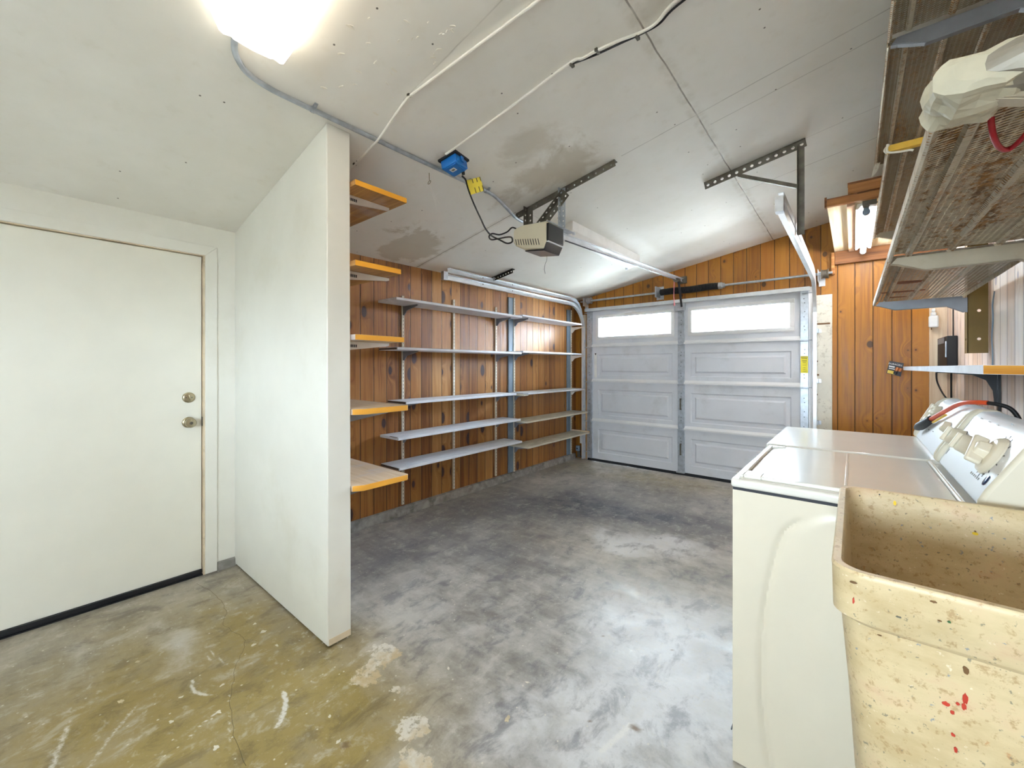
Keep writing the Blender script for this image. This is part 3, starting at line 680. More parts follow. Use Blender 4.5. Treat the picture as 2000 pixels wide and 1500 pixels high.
# ------------------------------------------------------------------ sectional garage door
GD = thing('door_2', 'pale grey sectional garage door with two long windows in its top section', 'garage door', (-1.54, 4.94, 0)); GD['kind'] = 'structure'
YI, YO = 4.915, 4.955
GX = (-2.755, -.335)
secs = [(.035,.530),(.5301,1.054),(1.0541,1.514),(1.5141,2.018)]
cols = [(-2.675,-1.57),(-1.49,-.405)]
pan = [(-2.60,-1.635),(-1.43,-.475)]
def section(k, z0, z1):
    b = MB(); wins = k == 3
    hz = (1.635,1.905) if wins else (z0+.085, z1-.10)
    xs = [GX[0], pan[0][0], pan[0][1], pan[1][0], pan[1][1], GX[1]]; zs = [z0, hz[0], hz[1], z1]
    for y in (YI, YO):
        for i in range(5):
            for j in range(3):
                if j == 1 and i in (1, 3): continue
                b.add([(xs[i],y,zs[j]),(xs[i+1],y,zs[j]),(xs[i+1],y,zs[j+1]),(xs[i],y,zs[j+1])], [(0,1,2,3)])
    b.add([(GX[0],YI,z0),(GX[1],YI,z0),(GX[1],YO,z0),(GX[0],YO,z0)],[(0,1,2,3)]); b.add([(GX[0],YI,z1),(GX[1],YI,z1),(GX[1],YO,z1),(GX[0],YO,z1)],[(0,1,2,3)])
    for x in GX: b.add([(x,YI,z0),(x,YO,z0),(x,YO,z1),(x,YI,z1)],[(0,1,2,3)])
    for px in pan:
        if wins:
            r = [(px[0],hz[0]),(px[1],hz[0]),(px[1],hz[1]),(px[0],hz[1])]
            for q in range(4):
                (xa,za),(xb,zb) = r[q], r[(q+1)%4]; b.add([(xa,YI,za),(xb,YI,zb),(xb,YO,zb),(xa,YO,za)],[(0,1,2,3)])
        else:
            loops = []
            for ins, dy in ((0,0),(.010,.012),(.045,.012),(.062,-.004)):
                loops.append([(px[0]+ins,YI+dy,hz[0]+ins),(px[1]-ins,YI+dy,hz[0]+ins),(px[1]-ins,YI+dy,hz[1]-ins),(px[0]+ins,YI+dy,hz[1]-ins)])
            for a, c in zip(loops, loops[1:]):
                for q in range(4): b.add([a[q],a[(q+1)%4],c[(q+1)%4],c[q]],[(0,1,2,3)])
            b.add(loops[-1],[(0,1,2,3)])
            b.add([(px[0],YO,hz[0]),(px[1],YO,hz[0]),(px[1],YO,hz[1]),(px[0],YO,hz[1])],[(0,1,2,3)])
    o = b.build('door_section', M['door_steel'], GD)
    lip = MB()
    for x0, x1 in cols:
        if k > 0:
            lip.prism([(YI-.026,z0+.002),(YI-.026,z0+.018),(YI-.001,z0+.044),(YI-.001,z0+.002)], x0-.008, x1+.008, 'x')
    if k > 0: lip.build('lip', M['door_trim'], o)
    for ci, (x0, x1) in enumerate(((-2.755,-2.68),(-1.567,-1.493),(-.40,-.335))):
        st = MB().box(x0,x1,YI-.022,YI-.0005,z0+.001,z1-.001)
        s = st.build('stile', M['galv'], o, bevel=.002, label='galvanised steel stile with punched holes')
        h = MB()
        for f in (.2,.27,.45,.55,.72,.8): h.lathe([(0,.0045),(.0012,.0045)], ((x0+x1)/2 + random.uniform(-.004,.004), YI-.0232, z0+(z1-z0)*f), (0,1,0), 8)
        h.build('punched_hole', M['ink'], s)
        if k > 0:
            hg = MB(); xm = (x0+x1)/2; y = YI-.024
            hg.prism([(xm-.026,z0-.004),(xm+.026,z0-.004),(xm+.010,z0+.07),(xm-.010,z0+.07)], y-.004, y, 'y')
            hg.prism([(xm-.026,z0-.006),(xm+.026,z0-.006),(xm+.010,z0-.075),(xm-.010,z0-.075)], y-.004, y, 'y')
            hg.tube([(xm-.034,y-.010,z0-.004),(xm+.034,y-.010,z0-.004)], .008, 10)
            hg.build('hinge', M['galv'], s)
    return o
S = [section(k, *z) for k, z in enumerate(secs)]
for px, lab in zip(pan, ('left','right')):
    b = MB(); a0, a1, z0, z1 = px[0]-.028, px[1]+.028, 1.607, 1.933
    for (x0,x1,q0,q1) in ((a0,a1,z0,z0+.042),(a0,a1,z1-.042,z1),(a0,a0+.042,z0+.042,z1-.042),(a1-.042,a1,z0+.042,z1-.042)):
        b.box(x0,x1,YI-.012,YI-.0006,q0,q1); b.box(x0+.014 if x0==a0 else x0,x1,YI-.018,YI-.012,q0+.008,q1-.008)
    w = b.build('window_frame', M['door_trim'], S[3], bevel=.002)
    MB().box(px[0]+.001,px[1]-.001,YI+.016,YI+.020,1.636,1.904).build('pane', M['glass'], w)
b = MB(); b.prism([(YI-.062,1.990),(YI-.062,2.028),(YI-.056,2.028),(YI-.056,1.997),(YI-.008,1.997),(YI-.008,2.036),(YI-.0008,2.036),(YI-.0008,1.990)], -2.77, -.325, 'x')
b.build('top_strut', M['galv_white'], GD, label='bright U-shaped strut along the top edge')
MB().box(-2.755,-.335,YI-.004,YO,.002,.034).build('bottom_seal', M['black'], GD, label='black rubber bottom seal')
b = MB().box(-1.575,-1.485,YI-.05,YI-.001,.035,.05); b.box(-1.56,-1.50,YI-.03,YI-.022,.05,.30); b.build('bottom_bracket', M['galv'], GD)
for z in (.24,.76): 
    b = MB(); b.box(-1.537,-1.523,YI-.05,YI-.040,z,z+.13); b.box(-1.537,-1.523,YI-.041,YI-.023,z,z+.012); b.box(-1.537,-1.523,YI-.041,YI-.023,z+.118,z+.13); b.build('lift_handle', M['steel_dark'], GD)
for xs in (-1, 1):
    for z in (.12,.53,1.054,1.514,1.97):
        x = GX[0] if xs < 0 else GX[1]; b = MB()
        b.tube([(x+.05*-xs,YI-.034,z),(x+.028*xs,YI-.034,z)], .005, 8)
        b.build('roller_stem', M['galv'], GD)
b = MB().box(-.397,-.338,YI-.0245,YI-.0225,1.195,1.36); st = b.build('warning_sticker', M['sticker'], GD, label='yellow warning sticker on the right stile')
MB().box(-.395,-.340,YI-.0252,YI-.0246,1.343,1.357).build('sticker_band', mat('olive_band','b5a51e',.5), st)
b = MB()
for z, w in ((1.335,.046),(1.315,.040),(1.302,.026),(1.294,.026),(1.272,.028),(1.25,.022),(1.232,.022),(1.212,.026)):
    x = -.367; n = max(3, int(w/.006))
    for i in range(n): b.box(x-w/2+i*w/n, x-w/2+(i+.72)*w/n, YI-.0252, YI-.0246, z-(.004 if z > 1.31 else .0015), z+(.003 if z > 1.31 else .0012))
b.build('sticker_print', M['ink'], st)
b = MB().box(-2.655,-2.618,YI-.0016,YI-.0004,1.11,1.435); s2 = b.build('paper_label', M['label_white'], GD, label='narrow white paper label beside the left stile')
MB().prism([(-2.650,1.433),(-2.623,1.433),(-2.6365,1.405)], YI-.0022, YI-.0017, 'y').build('label_mark', M['ink'], s2)
b = MB().box(-1.60,-1.48,YI-.05,YI-.022,1.90,1.985); b.build('operator_bracket', M['galv'], GD)

# ------------------------------------------------------------------ tracks, torsion bar
def track(xc, side, name, label):
    root = thing(name, label, 'track', (xc, 4.86, 0))
    o = root
    # vertical rail: C-section seen as a bright lip and a dark web
    def cpath(off, ztop, R, yv, yend, dz):
        pts = [(xc, yv, .02), (xc, yv, ztop-R)]
        for k in range(1, 11):
            a = PI/2*k/10; pts.append((xc, yv - R*(1-math.cos(a)), ztop - R + R*math.sin(a)))
        pts.append((xc, yend, ztop+dz)); return pts
    def ribbon(pts, w0, w1, h, nm, m):
        # channel: web + two lips swept along the path in the YZ plane
        b = MB(); N = len(pts); prof = [(-w0, h), (-w0, -h), (w1, -h), (w1, h)]
        vs = []
        for i, p in enumerate(pts):
            a = Vector(pts[max(0,i-1)]); c = Vector(pts[min(N-1,i+1)]); d = (c-a).normalized(); nrm = Vector((0, d.z, -d.y))  # in-plane normal
            for (u, v) in ((-w0,h),(-w0,-h),(w1,-h),(w1,h),(w1-.003,h),(w1-.003,-h+.003),(-w0+.003,-h+.003),(-w0+.003,h)):
                vs.append(Vector(p) + Vector((side*v, 0, 0)) + nrm*u)
        fs = []
        for i in range(N-1):
            for k in range(8): fs.append((i*8+k, i*8+(k+1)%8, (i+1)*8+(k+1)%8, (i+1)*8+k))
        fs.append(tuple(range(8))); fs.append(tuple((N-1)*8+k for k in range(8)))
        b.add(vs, fs); return b.build(nm, m, root)
    low = cpath(0, 2.065, .34, 4.865, 2.44, -.01)
    ribbon(low, .023, .023, .014, 'lower_rail', M['galv_white'])
    up = [(xc, 4.80, 1.93), (xc, 4.775, 2.01), (xc, 4.72, 2.075), (xc, 4.63, 2.118), (xc, 4.5, 2.128), (xc, 2.47, 2.118)]
    ribbon(up, .022, .022, .013, 'upper_rail', M['galv_white'])
    b = MB(); b.box(xc-.018,xc+.018,2.40,2.45,2.025,2.10); b.build('end_clip', M['galv'], root)
    b = MB()
    for y in (2.9,3.35): 
        for z in (2.058,2.122): b.lathe([(0,.006),(.004,.006)], (xc+side*.0142,y,z), (side,0,0), 8)
    build_each(b, 'bolt', M['steel_dark'], root)
    for z in (.35,.72,1.12,1.60):
        b = MB(); b.box(xc-side*.012-.012, xc-side*.012+.012+.0, 4.868, 4.9295, z-.02, z+.02)
        x2 = xc - side*.045; b.box(min(xc,x2), max(xc,x2), 4.9255, 4.9295, z-.018, z+.018)
        b.build('wall_clip', M['galv'], root)
    return root
track(-2.79, 1, 'garage_door_track', 'white zinc double garage door track along the shelved pine wall')
track(-.282, -1, 'garage_door_track', 'white zinc double garage door track beside the plywood loft')

def angle_iron(b, p, q, leg, th, down, side, holes=None):
    """L-section bar from p to q: one leg along 'down', one along 'side'."""
    p, q = Vector(p), Vector(q); d = q-p; dn = Vector(down).normalized(); sd = Vector(side).normalized()
    b.obox((p+q)/2 + dn*leg/2, d/2, dn*leg/2, sd*th/2); b.obox((p+q)/2 + sd*leg/2, d/2, dn*th/2, sd*leg/2)
def perforated(p, q, leg, th, down, side, pitch=.042, hr=.010):
    """Perforated L-bar, real holes in both legs (strips of squares with octagonal openings)."""
    p, q = Vector(p), Vector(q); L = (q-p).length; d = (q-p)/L; b = MB(); n = max(1, int(L/pitch)); pt = L/n
    for A, B in ((Vector(down).normalized(), Vector(side).normalized()), (Vector(side).normalized(), Vector(down).normalized())):
        for i in range(n):
            c = p + d*(i+.5)*pt + A*leg*.56
            sq = [(-pt/2,-leg*.56),(0,-leg*.56),(pt/2,-leg*.56),(pt/2,0),(pt/2,leg*.44),(0,leg*.44),(-pt/2,leg*.44),(-pt/2,0)]
            oc = [(hr*math.cos(a), hr*math.sin(a)) for a in (math.radians(225+45*k) for k in range(8))]
            vs = []
            for t in (0, th):
                vs += [c + d*u + A*v + B*t for u, v in sq] + [c + d*u + A*v + B*t for u, v in oc]
            fs = []
            for k in range(8):
                k2 = (k+1) % 8
                fs += [(k,k2,8+k2,8+k), (16+k,24+k,24+k2,16+k2), (8+k,8+k2,24+k2,24+k)]
            if i == 0: fs.append((0,7,23,16)); fs.append((7,6,22,23))
            if i == n-1: fs.append((2,3,19,18)); fs.append((3,4,20,19))
            fs += [(0,1,17,16),(1,2,18,17),(4,5,21,20),(5,6,22,21)]
            b.add(vs, fs)
    return b
def cpt(x, y, off=0.): return Vector((x, y, ceilz(x, y) - off))
# right hanger: ceiling angle, drop strap, diagonal brace
h = thing('track_hanger', 'dark perforated angle hanger with a drop strap and diagonal brace on the ceiling', 'hanger', (-.52, 3.05, 2.58))
perforated(cpt(-.80,3.05,.001), cpt(-.225,3.05,.001), .052, .003, (.17,0,-1), (0,1,0)).build('ceiling_angle', M['steel_dark'], h)
b = MB(); p0, p1 = Vector((-.262,3.046,2.60)), Vector((-.262,3.046,2.06)); angle_iron(b, p0, p1, .034, .003, (1,0,0), (0,-1,0)); b.build('drop_strap', M['steel_dark'], h)
MB().beam((-.585,3.044,2.52), (-.262,3.041,2.355), .018, .022).build('diagonal_brace', M['steel_dark'], h)
h = thing('track_hanger', 'short black perforated angle on the ceiling above the shelved wall track', 'hanger', (-2.72, 3.08, 2.18))
perforated(cpt(-2.83,3.08,.001), cpt(-2.555,3.08,.001), .045, .003, (.17,0,-1), (0,1,0), pitch=.034, hr=.007).build('ceiling_angle', mat('black_angle_iron','2b2a28',.5,.5), h)
MB().box(-2.805,-2.78,3.074,3.079,2.125,2.16).build('drop_strap', M['galv'], h)
# torsion shaft
t = thing('torsion_bar', 'steel torsion shaft with a black spring above the garage door', 'torsion bar', (-1.5, 4.86, 2.13))
MB().tube([(-2.83,4.86,2.128),(-.15,4.86,2.135)], .0125, 14).build('shaft', M['galv'], t, smooth=True)
b = MB(); pts = []
for k in range(0, 42*12+1):
    f = k/(42*12); a = 2*PI*42*f; x = -1.755 + .63*f; w = .004*math.sin(f*9)
    pts.append((x, 4.86+.032*math.cos(a), 2.131+.032*math.sin(a)+w))
b.tube(pts, .0078, 6); b.build('spring', M['black_gloss'], t, smooth=True, label='black coil spring')
b = MB(); b.box(-1.80,-1.785,4.80,4.948,2.075,2.20); b.box(-1.83,-1.745,4.942,4.9495,2.06,2.215); b.build('centre_bracket', M['galv'], t)
MB().lathe([(0,.036),(.035,.036),(.04,.028),(.06,.026)], (-1.125,4.86,2.132), (1,0,0), 20).build('winding_cone', M['galv'], t, smooth=True)
for x, s in ((-2.70,-1),(-.205,1)):
    MB().lathe([(0,.044),(.006,.044),(.010,.038),(.045,.038),(.05,.045),(.056,.045)], (x-.03*s,4.86,2.13), (s,0,0), 24).build('cable_drum', M['steel_dark'] if s > 0 else M['galv'], t, smooth=True)
    xb = x - .052*s if s > 0 else x - .062
    b = MB(); b.box(xb-.002,xb+.002,4.80,4.9485,2.06,2.172); b.box(min(xb,xb+.05*s),max(xb,xb+.05*s),4.945,4.949,2.03,2.172); b.build('bearing_plate', M['galv_white'], t)

# ------------------------------------------------------------------ garage door opener
op = thing('garage_door_opener', 'ivory and black garage door opener hung from the ceiling with a long rail', 'opener', (-1.58, 2.2, 2.0))
b = MB()
prof = [(-1.722,2.075),(-1.722,2.15),(-1.700,2.165),(-1.64,2.172),(-1.455,2.158),(-1.455,2.035),(-1.478,1.992),(-1.635,2.012),(-1.70,2.045)]
b.prism(prof, 2.085, 2.245, 'y'); hs = b.build('housing', M['ivory'], op, bevel=.010, seg=3)
b = MB()
for i in range(10):
    x = -1.695 + i*.020; z = 2.083 - i*.0035; b.obox((x, 2.0846, z - .012), (.0022,0,0), (0,.0012,0), (.005,0,-.020))
b.build('vent_slot', M['ink'], hs)
b = MB().prism([(-1.452,2.142),(-1.452,2.034),(-1.474,1.985),(-1.62,2.003),(-1.62,1.996),(-1.470,1.976),(-1.440,2.030),(-1.440,2.142)], 2.080, 2.25, 'y')
b.box(-1.4535,-1.436,2.080,2.25,2.036,2.142); b.build('light_cover', M['black_gloss'], op, bevel=.004, label='black light cover on the underside and right side')
b = MB().box(-1.449,-1.4345,2.078,2.252,2.024,2.030); b.build('trim_line', M['white_plastic'], hs)
# rail
b = MB(); 
def railbar(w, h, dz): b.beam((-1.53,2.30,2.142+dz), (-1.53,4.93,2.255+dz), w, h)
railbar(.040,.004,.018); railbar(.006,.034,.0); railbar(.020,.004,-.016)
b.build('rail', M['galv_white'], op, label='bright T-shaped steel rail')
MB().beam((-1.53,2.42,2.128), (-1.53,4.90,2.236), .010, .007).build('drive_chain', M['ink'], op)
b = MB(); b.box(-1.58,-1.48,4.925,4.949,2.22,2.30); b.build('header_bracket', M['steel_dark'], op)
b = MB(); b.box(-1.556,-1.505,4.70,4.80,2.215,2.245); b.build('trolley', M['steel_dark'], op)
b = MB(); b.beam((-1.515,4.76,2.225),(-1.515,4.868,1.94), .006, .022, (1,0,0)); b.build('door_arm', M['ink'], op)
b = MB(); b.tube([(-1.56,4.75,2.22),(-1.565,4.752,2.05),(-1.56,4.755,1.975)], .004, 6); b.lathe([(0,.006),(.02,.012),(.035,.006)], (-1.56,4.755,1.945), (0,0,1), 8); b.build('release_cord', M['red_pull'], op, label='red emergency release cord')
# ceiling angle and straps
perforated(cpt(-1.845,2.262,.001), cpt(-1.09,2.262,.001), .042, .003, (.19,0,-1), (0,1,0), pitch=.05, hr=.006).build('ceiling_angle', M['steel_dark'], op)
perforated((-1.735,2.258,2.355), (-1.735,2.258,2.168), .046, .0025, (1,0,0), (0,-1,0), pitch=.034, hr=.0075).build('hanging_strap', M['steel_dark'], op)
perforated((-1.462,2.258,2.412), (-1.462,2.258,2.15), .034, .0025, (1,0,0), (0,-1,0), pitch=.032, hr=.006).build('hanging_strap', M['galv'], op)
perforated((-1.655,2.252,2.185), (-1.425,2.252,2.385), .046, .0025, (.66,0,-.75), (0,-1,0), pitch=.034, hr=.0075).build('diagonal_brace', M['steel_dark'], op)
b = MB(); b.box(-1.50,-1.45,2.10,2.40,2.158,2.163); b.box(-1.745,-1.69,2.20,2.30,2.158,2.170); build_each(b, 'mounting_plate', M['galv'], op)
b = MB(); b.tube(spline([(-1.545,2.22,1.992),(-1.548,2.222,1.96),(-1.565,2.226,1.93),(-1.572,2.23,1.90),(-1.566,2.23,1.872)],5), .0014, 5); b.build('antenna_wire', M['ink'], op)
cord = [(-1.645,1.555,2.30),(-1.650,1.585,2.292),(-1.664,1.61,2.275),(-1.670,1.63,2.25),(-1.666,1.65,2.21),(-1.660,1.672,2.168),(-1.643,1.70,2.104),(-1.634,1.728,2.055),(-1.612,1.756,2.016),(-1.577,1.784,1.993),(-1.543,1.812,1.972),(-1.523,1.835,1.982),(-1.548,1.86,2.018),(-1.61,1.885,2.038),(-1.69,1.90,2.048),(-1.763,1.92,2.062),(-1.812,1.95,2.098),(-1.812,1.98,2.125),(-1.775,2.01,2.118),(-1.735,2.04,2.135),(-1.715,2.065,2.165),(-1.700,2.095,2.162)]
pc = MB().tube(spline(cord, 6), .0048, 8).build('power_cord', M['dark_cord'], op, smooth=True, label='black power cord hanging in a bow-shaped loop')
def quad_slab(b, q, th):
    q = [Vector(v) for v in q]; n = (q[1]-q[0]).cross(q[3]-q[0]).normalized()*th
    return b.add(q + [v+n for v in q], [(0,1,2,3),(7,6,5,4),(0,4,5,1),(1,5,6,2),(2,6,7,3),(3,7,4,0)])
A, Bq, Cq, Dq = Vector((-1.70,1.64,2.322)), Vector((-1.592,1.64,2.31)), Vector((-1.561,1.64,2.225)), Vector((-1.664,1.64,2.230))
tg = quad_slab(MB(), (A, Bq, Cq, Dq), .0012).build('warning_tag', M['yellow'], pc, label='yellow card tag wrapped round the cord')
b = MB()
for f, h0, h1 in ((.42,.0,.30),(.42,.62,1.),(.72,.0,.30),(.72,.62,1.),(.98,.0,.3),(.98,.62,1.)):
    p = A + (Bq-A)*f; q = Dq + (Cq-Dq)*f; u = (Bq-A)*.022; a0 = p+(q-p)*h0; a1 = p+(q-p)*h1; dn = Vector((0,-.0004,0))
    quad_slab(b, (a0-u+dn, a0+u+dn, a1+u+dn, a1-u+dn), .0004)
build_each(b, 'tag_slot', M['ink'], tg)

# ------------------------------------------------------------------ ceiling services
def ceil_pts(l, off): return [cpt(x, y, off) for x, y in l]
cd = thing('electrical_conduit', 'grey steel conduit running along the ceiling from the near light', 'conduit', (-1.76, 1.2, 2.34))
path = [(-1.60,.47),(-1.66,.485),(-1.70,.51),(-1.735,.55),(-1.755,.62),(-1.760,.72),(-1.760,1.0),(-1.760,1.3),(-1.758,1.6),(-1.755,1.88),(-1.760,1.98),(-1.775,2.10),(-1.80,2.22),(-1.815,2.36),(-1.80,2.55),(-1.79,2.72)]
pp = ceil_pts(path, .014)
for i, d in ((10,.012),(11,.038),(12,.052),(13,.040),(14,.02)): pp[i].z -= d
MB().tube(spline(pp, 6), .0105, 12).build('tube', M['galv'], cd, smooth=True)
for x, y in ((-1.760,.80),(-1.757,1.70),(-1.755,1.86)):
    c = cpt(x, y, .014); b = MB(); b.tube([c+Vector((0,-.008,0)), c+Vector((0,.008,0))], .0125, 12)
    b.obox(c+Vector((.022,0,.008)), (.014,0,.003), (0,.007,0), (0,0,.002)); b.lathe([(0,.006),(.007,.006)], c+Vector((.028,0,-.001)), (0,0,1), 8)
    b.build('strap_clamp', M['galv'], cd)
jb = thing('junction_box', 'blue plastic junction box on the ceiling with a white label', 'electrical box', (-1.665, 1.51, 2.37))
cc = cpt(-1.665,1.51,0); slope = Vector((1,0,.2)).normalized(); nd = Vector((.2,0,-1)).normalized(); yv = Vector((0,1,0))
rot = math.radians(8)
ux = slope*math.cos(rot) + yv*math.sin(rot); uy = -slope*math.sin(rot) + yv*math.cos(rot)
MB().obox(cc + nd*.006, ux*.062, uy*.058, nd*.0055).build('mounting_flange', M['black'], jb)
bx = MB().obox(cc + nd*.034, ux*.052, uy*.050, nd*.024).build('box', M['blue_plastic'], jb, bevel=.006)
MB().obox(cc + nd*.0605, ux*.040, uy*.044, nd*.0025).build('cover', M['blue_plastic'], jb, bevel=.002)
b = MB()
for sx in (-1,1): b.obox(cc + nd*.026 + ux*.056*sx, ux*.005, uy*.012, nd*.016)
build_each(b, 'side_lug', M['blue_plastic'], jb, bevel=.002)
lb = MB().obox(cc + nd*.0635 - ux*.004 - uy*.010, ux*.016, uy*.014, nd*.0006).build('label', M['label_white'], jb, label='small white label')
MB().obox(cc + nd*.0643 - ux*.004 - uy*.010, ux*.009, uy*.007, nd*.0004).build('label_print', M['label_grey'], lb)
MB().tube([cc + nd*.055 + ux*.018 + uy*.048, cc + nd*.072 + ux*.016 + uy*.050], .009, 10).build('cord_grip', M['black'], jb)

def cable(name, lab, pts, r, m, extra=()):
    o = thing(name, lab, 'cable', pts[0]); MB().tube(spline(pts, 6), r, 8).build('sheath', m, o, smooth=True)
    for nm, bm_, mm in extra: bm_.build(nm, mm, o)
    return o
w = ceil_pts([(-.55,1.19),(-.856,1.157),(-1.16,1.113),(-1.44,1.072),(-1.462,1.068),(-1.60,1.082),(-1.80,1.10),(-1.95,1.118),(-2.06,1.12)], .009)
w[5].z -= .008; w.insert(6, cpt(-1.70,1.09,.031)); w.insert(7, cpt(-1.76,1.095,.034)); w[8].z -= .018; w[9].z -= .004
st = MB()
for x, y in ((-1.456,1.068),(-1.99,1.12)):
    c = cpt(x, y, .008); st.box(c.x-.006,c.x+.006,c.y-.008,c.y+.008,c.z-.003,c.z+.006)
c = cable('electrical_cable', 'thin white cable stapled across the ceiling above the partition', w, .0055, M['white_cable'])
build_each(st, 'staple', M['steel_dark'], c)
rx = ceil_pts([(-.30,1.55),(-.505,1.544),(-.58,1.572),(-.640,1.565),(-.72,1.53),(-.80,1.503),(-.86,1.488),(-.902,1.468),(-1.1,1.462),(-1.35,1.455),(-1.55,1.448),(-1.648,1.44)], .008)
c = cable('electrical_cable', 'white cable with a dark companion wire running to the blue box', rx, .006, M['white_cable'])
rx2 = [p + Vector((.004, .013 + .006*math.sin(i*1.7), -.001)) for i, p in enumerate(rx[:8])]
MB().tube(spline(rx2, 6), .0042, 8).build('dark_wire', M['dark_cord'], c, smooth=True, label='dark wire alongside')
b = MB()
for x, y in ((-.66,1.565),(-.905,1.472),(-.80,1.50)):
    q = cpt(x, y, .01); b.box(q.x-.006,q.x+.006,q.y-.008,q.y+.022,q.z-.004,q.z+.007)
build_each(b, 'staple', M['steel_dark'], c)
e = thing('eye_hook', 'small screw eye in the ceiling trailing two thin threads', 'hook', cpt(-1.834,1.48))
c0 = cpt(-1.834,1.48); b = MB(); b.tube([c0+Vector((0,0,.01)), c0+Vector((.002,0,-.042))], .0022, 6)
b.tube([c0+Vector((.002+.011*math.sin(a),.004*math.cos(a),-.053+.011*math.cos(a))) for a in [2*PI*k/16 for k in range(16)]], .0022, 6, closed=True)
b.build('eye', M['nickel'], e, smooth=True)
b = MB(); b.tube(spline([c0+Vector((.002,0,-.062)), c0+Vector((.02,.03,-.12)), c0+Vector((.03,.06,-.19))],5), .0007, 4)
b.tube(spline([c0+Vector((.002,0,-.062)), c0+Vector((-.005,.05,-.16)), c0+Vector((-.03,.1,-.25)), c0+Vector((-.08,.14,-.34))],5), .0007, 4); b.build('thread', M['white_cable'], e)

# lit wraparound fixture, near
def fixture(name, lab, x0, x1, y0, y1, lit, mats):
    z = ceilz((x0+x1)/2, (y0+y1)/2); t = thing(name, lab, 'light', ((x0+x1)/2, (y0+y1)/2, z)); return t
def wrap_light(x0, x1, y0, y1, lab):
    t = fixture('ceiling_light', lab, x0, x1, y0, y1, True, None); ym = (y0+y1)/2; hw = (y1-y0)/2
    pr = [(-hw*.99,.022),(-hw,.030),(-hw*.80,.078),(-hw*.70,.084),(-hw*.52,.079),(-hw*.46,.084),(0,.088),(hw*.46,.084),(hw*.52,.079),(hw*.70,.084),(hw*.80,.078),(hw,.030),(hw*.99,.022)]
    vs = []; fs = []; N = len(pr)
    for x in (x0, x1):
        for y, d in pr: vs.append((x, ym+y, ceilz(x, ym) - d))
    for k in range(N-1): fs.append((k, k+1, N+k+1, N+k))
    fs += [tuple(range(N)), tuple(N+k for k in range(N))]
    MB().add(vs, fs).build('lens', M['lens_lit'], t)
    b = MB(); b.add([(x, y, ceilz(x, ym) - d) for x in (x0+.004, x1-.004) for y, d in ((y0+.012,.0012),(y1-.012,.0012),(y1-.012,.0215),(y0+.012,.0215))],
          [(0,1,2,3),(4,5,6,7),(0,1,5,4),(1,2,6,5),(2,3,7,6),(3,0,4,7)]); b.build('housing', M['white_fixture'], t)
    return t
wrap_light(-1.545, -.33, .385, .625, 'lit white wraparound ceiling light near the partition')
wrap_light(-1.15, .06, -.86, -.62, 'added lit white wraparound ceiling light, unseen behind the viewpoint')  # unseen twin fixture added to brighten the near faces
# unlit strip fixture beyond the opener
fx = thing('ceiling_light', 'unlit white strip light fixture on the ceiling beyond the opener', 'light', (-1.72, 3.4, 2.35))
b = MB(); vs = []
for y in (2.72, 4.02):
    for x, d in ((-1.795,.0012),(-1.655,.0012),(-1.655,.075),(-1.680,.098),(-1.770,.098),(-1.795,.075)): vs.append((x, y, ceilz(x, y) - d))
b.add(vs, [(0,1,2,3,4,5),(6,7,8,9,10,11)] + [(k,(k+1)%6,6+(k+1)%6,6+k) for k in range(6)]); b.build('housing', M['white_fixture'], fx, bevel=.004)
b = MB()
for y in (2.745, 3.995):
    for x in (-1.79,-1.66):
        b.lathe([(0,.012),(.02,.012)], (x, y, ceilz(x, y)-.086), (0,0,-1), 10)
build_each(b, 'lamp_holder', M['white_plastic'], fx)
MB().box(-1.700,-1.688,2.80,2.815,ceilz(-1.69,2.8)-.1005,ceilz(-1.69,2.8)-.0945).build('knockout', M['ink'], fx)

# ------------------------------------------------------------------ shelving on the left wall
BRZ = {}
rows = [ # z of top, y0, y1 (long board); y0, y1, z (far board)
 ('topmost', 1.790, 1.850, 3.397, 3.405, 4.630, 1.806),
 ('second from the top', 1.408, 1.860, 3.388, 3.414, 4.625, 1.424),
 ('third from the top', .983, 1.940, 3.300, 3.503, 4.690, .974),
 ('fourth from the top', .710, 1.868, 3.371, 3.480, 4.797, .668),
 ('lowest', .477, 1.877, 3.397, 3.500, 4.832, .392)]
TH = .020
def shelf(name, lab, x0, x1, y0, y1, zt, m, grp, th=TH, tilt=0.):
    t = MB().box(x0,x1,y0,y1,zt-th,zt).build(name, m, origin=((x0+x1)/2, (y0+y1)/2, zt-th), bevel=.002)
    return tag(t, lab, 'shelf', grp)
for i, (nm, z, a, c, d, e, z2) in enumerate(rows):
    t = shelf('shelf_board', f'long white painted shelf board on the left wall, {nm} of five', XL+.028, -2.68, a, c, z, M['shelf_white'], 'long white shelves on the left wall')
    if i in (1,2,3,4):
        b = MB()
        if i == 3: b.box(-2.80,-2.70,a-.0008,a+.012,z-.001,z+.0006)
        else: b.box(XL+.03,-2.69,a-.0012,a+.001,z-.018,z-.003)
        b.build('chipped_edge', M['chip_edge'], t, label='dark chipped end of the board')
    far = ('narrow whitish shelf board at the garage door end, topmost of five','narrow whitish shelf board at the garage door end, second from the top','short white shelf board at the garage door end, third from the top','worn cream shelf board at the garage door end, fourth from the top','worn cream shelf board with a raised rim, lowest at the garage door end')[i]
    t = shelf('shelf_board', far, XL+.028, -2.68, d, e, z2, M['shelf_white'] if i < 3 else M['shelf_worn'], 'short shelves at the garage door end', th=.018)
    if i == 4:
        b = MB().box(XL+.02,-2.682,e-.02,e-.002,z2-.001,z2+.014); b.build('rim', M['pine_pale'], t)
    if i == 2:
        b = MB().box(-2.86,-2.695,d-.06,d+.02,z2-.0185-.012,z2-.0185); b.build('cleat', M['shelf_worn'], t)
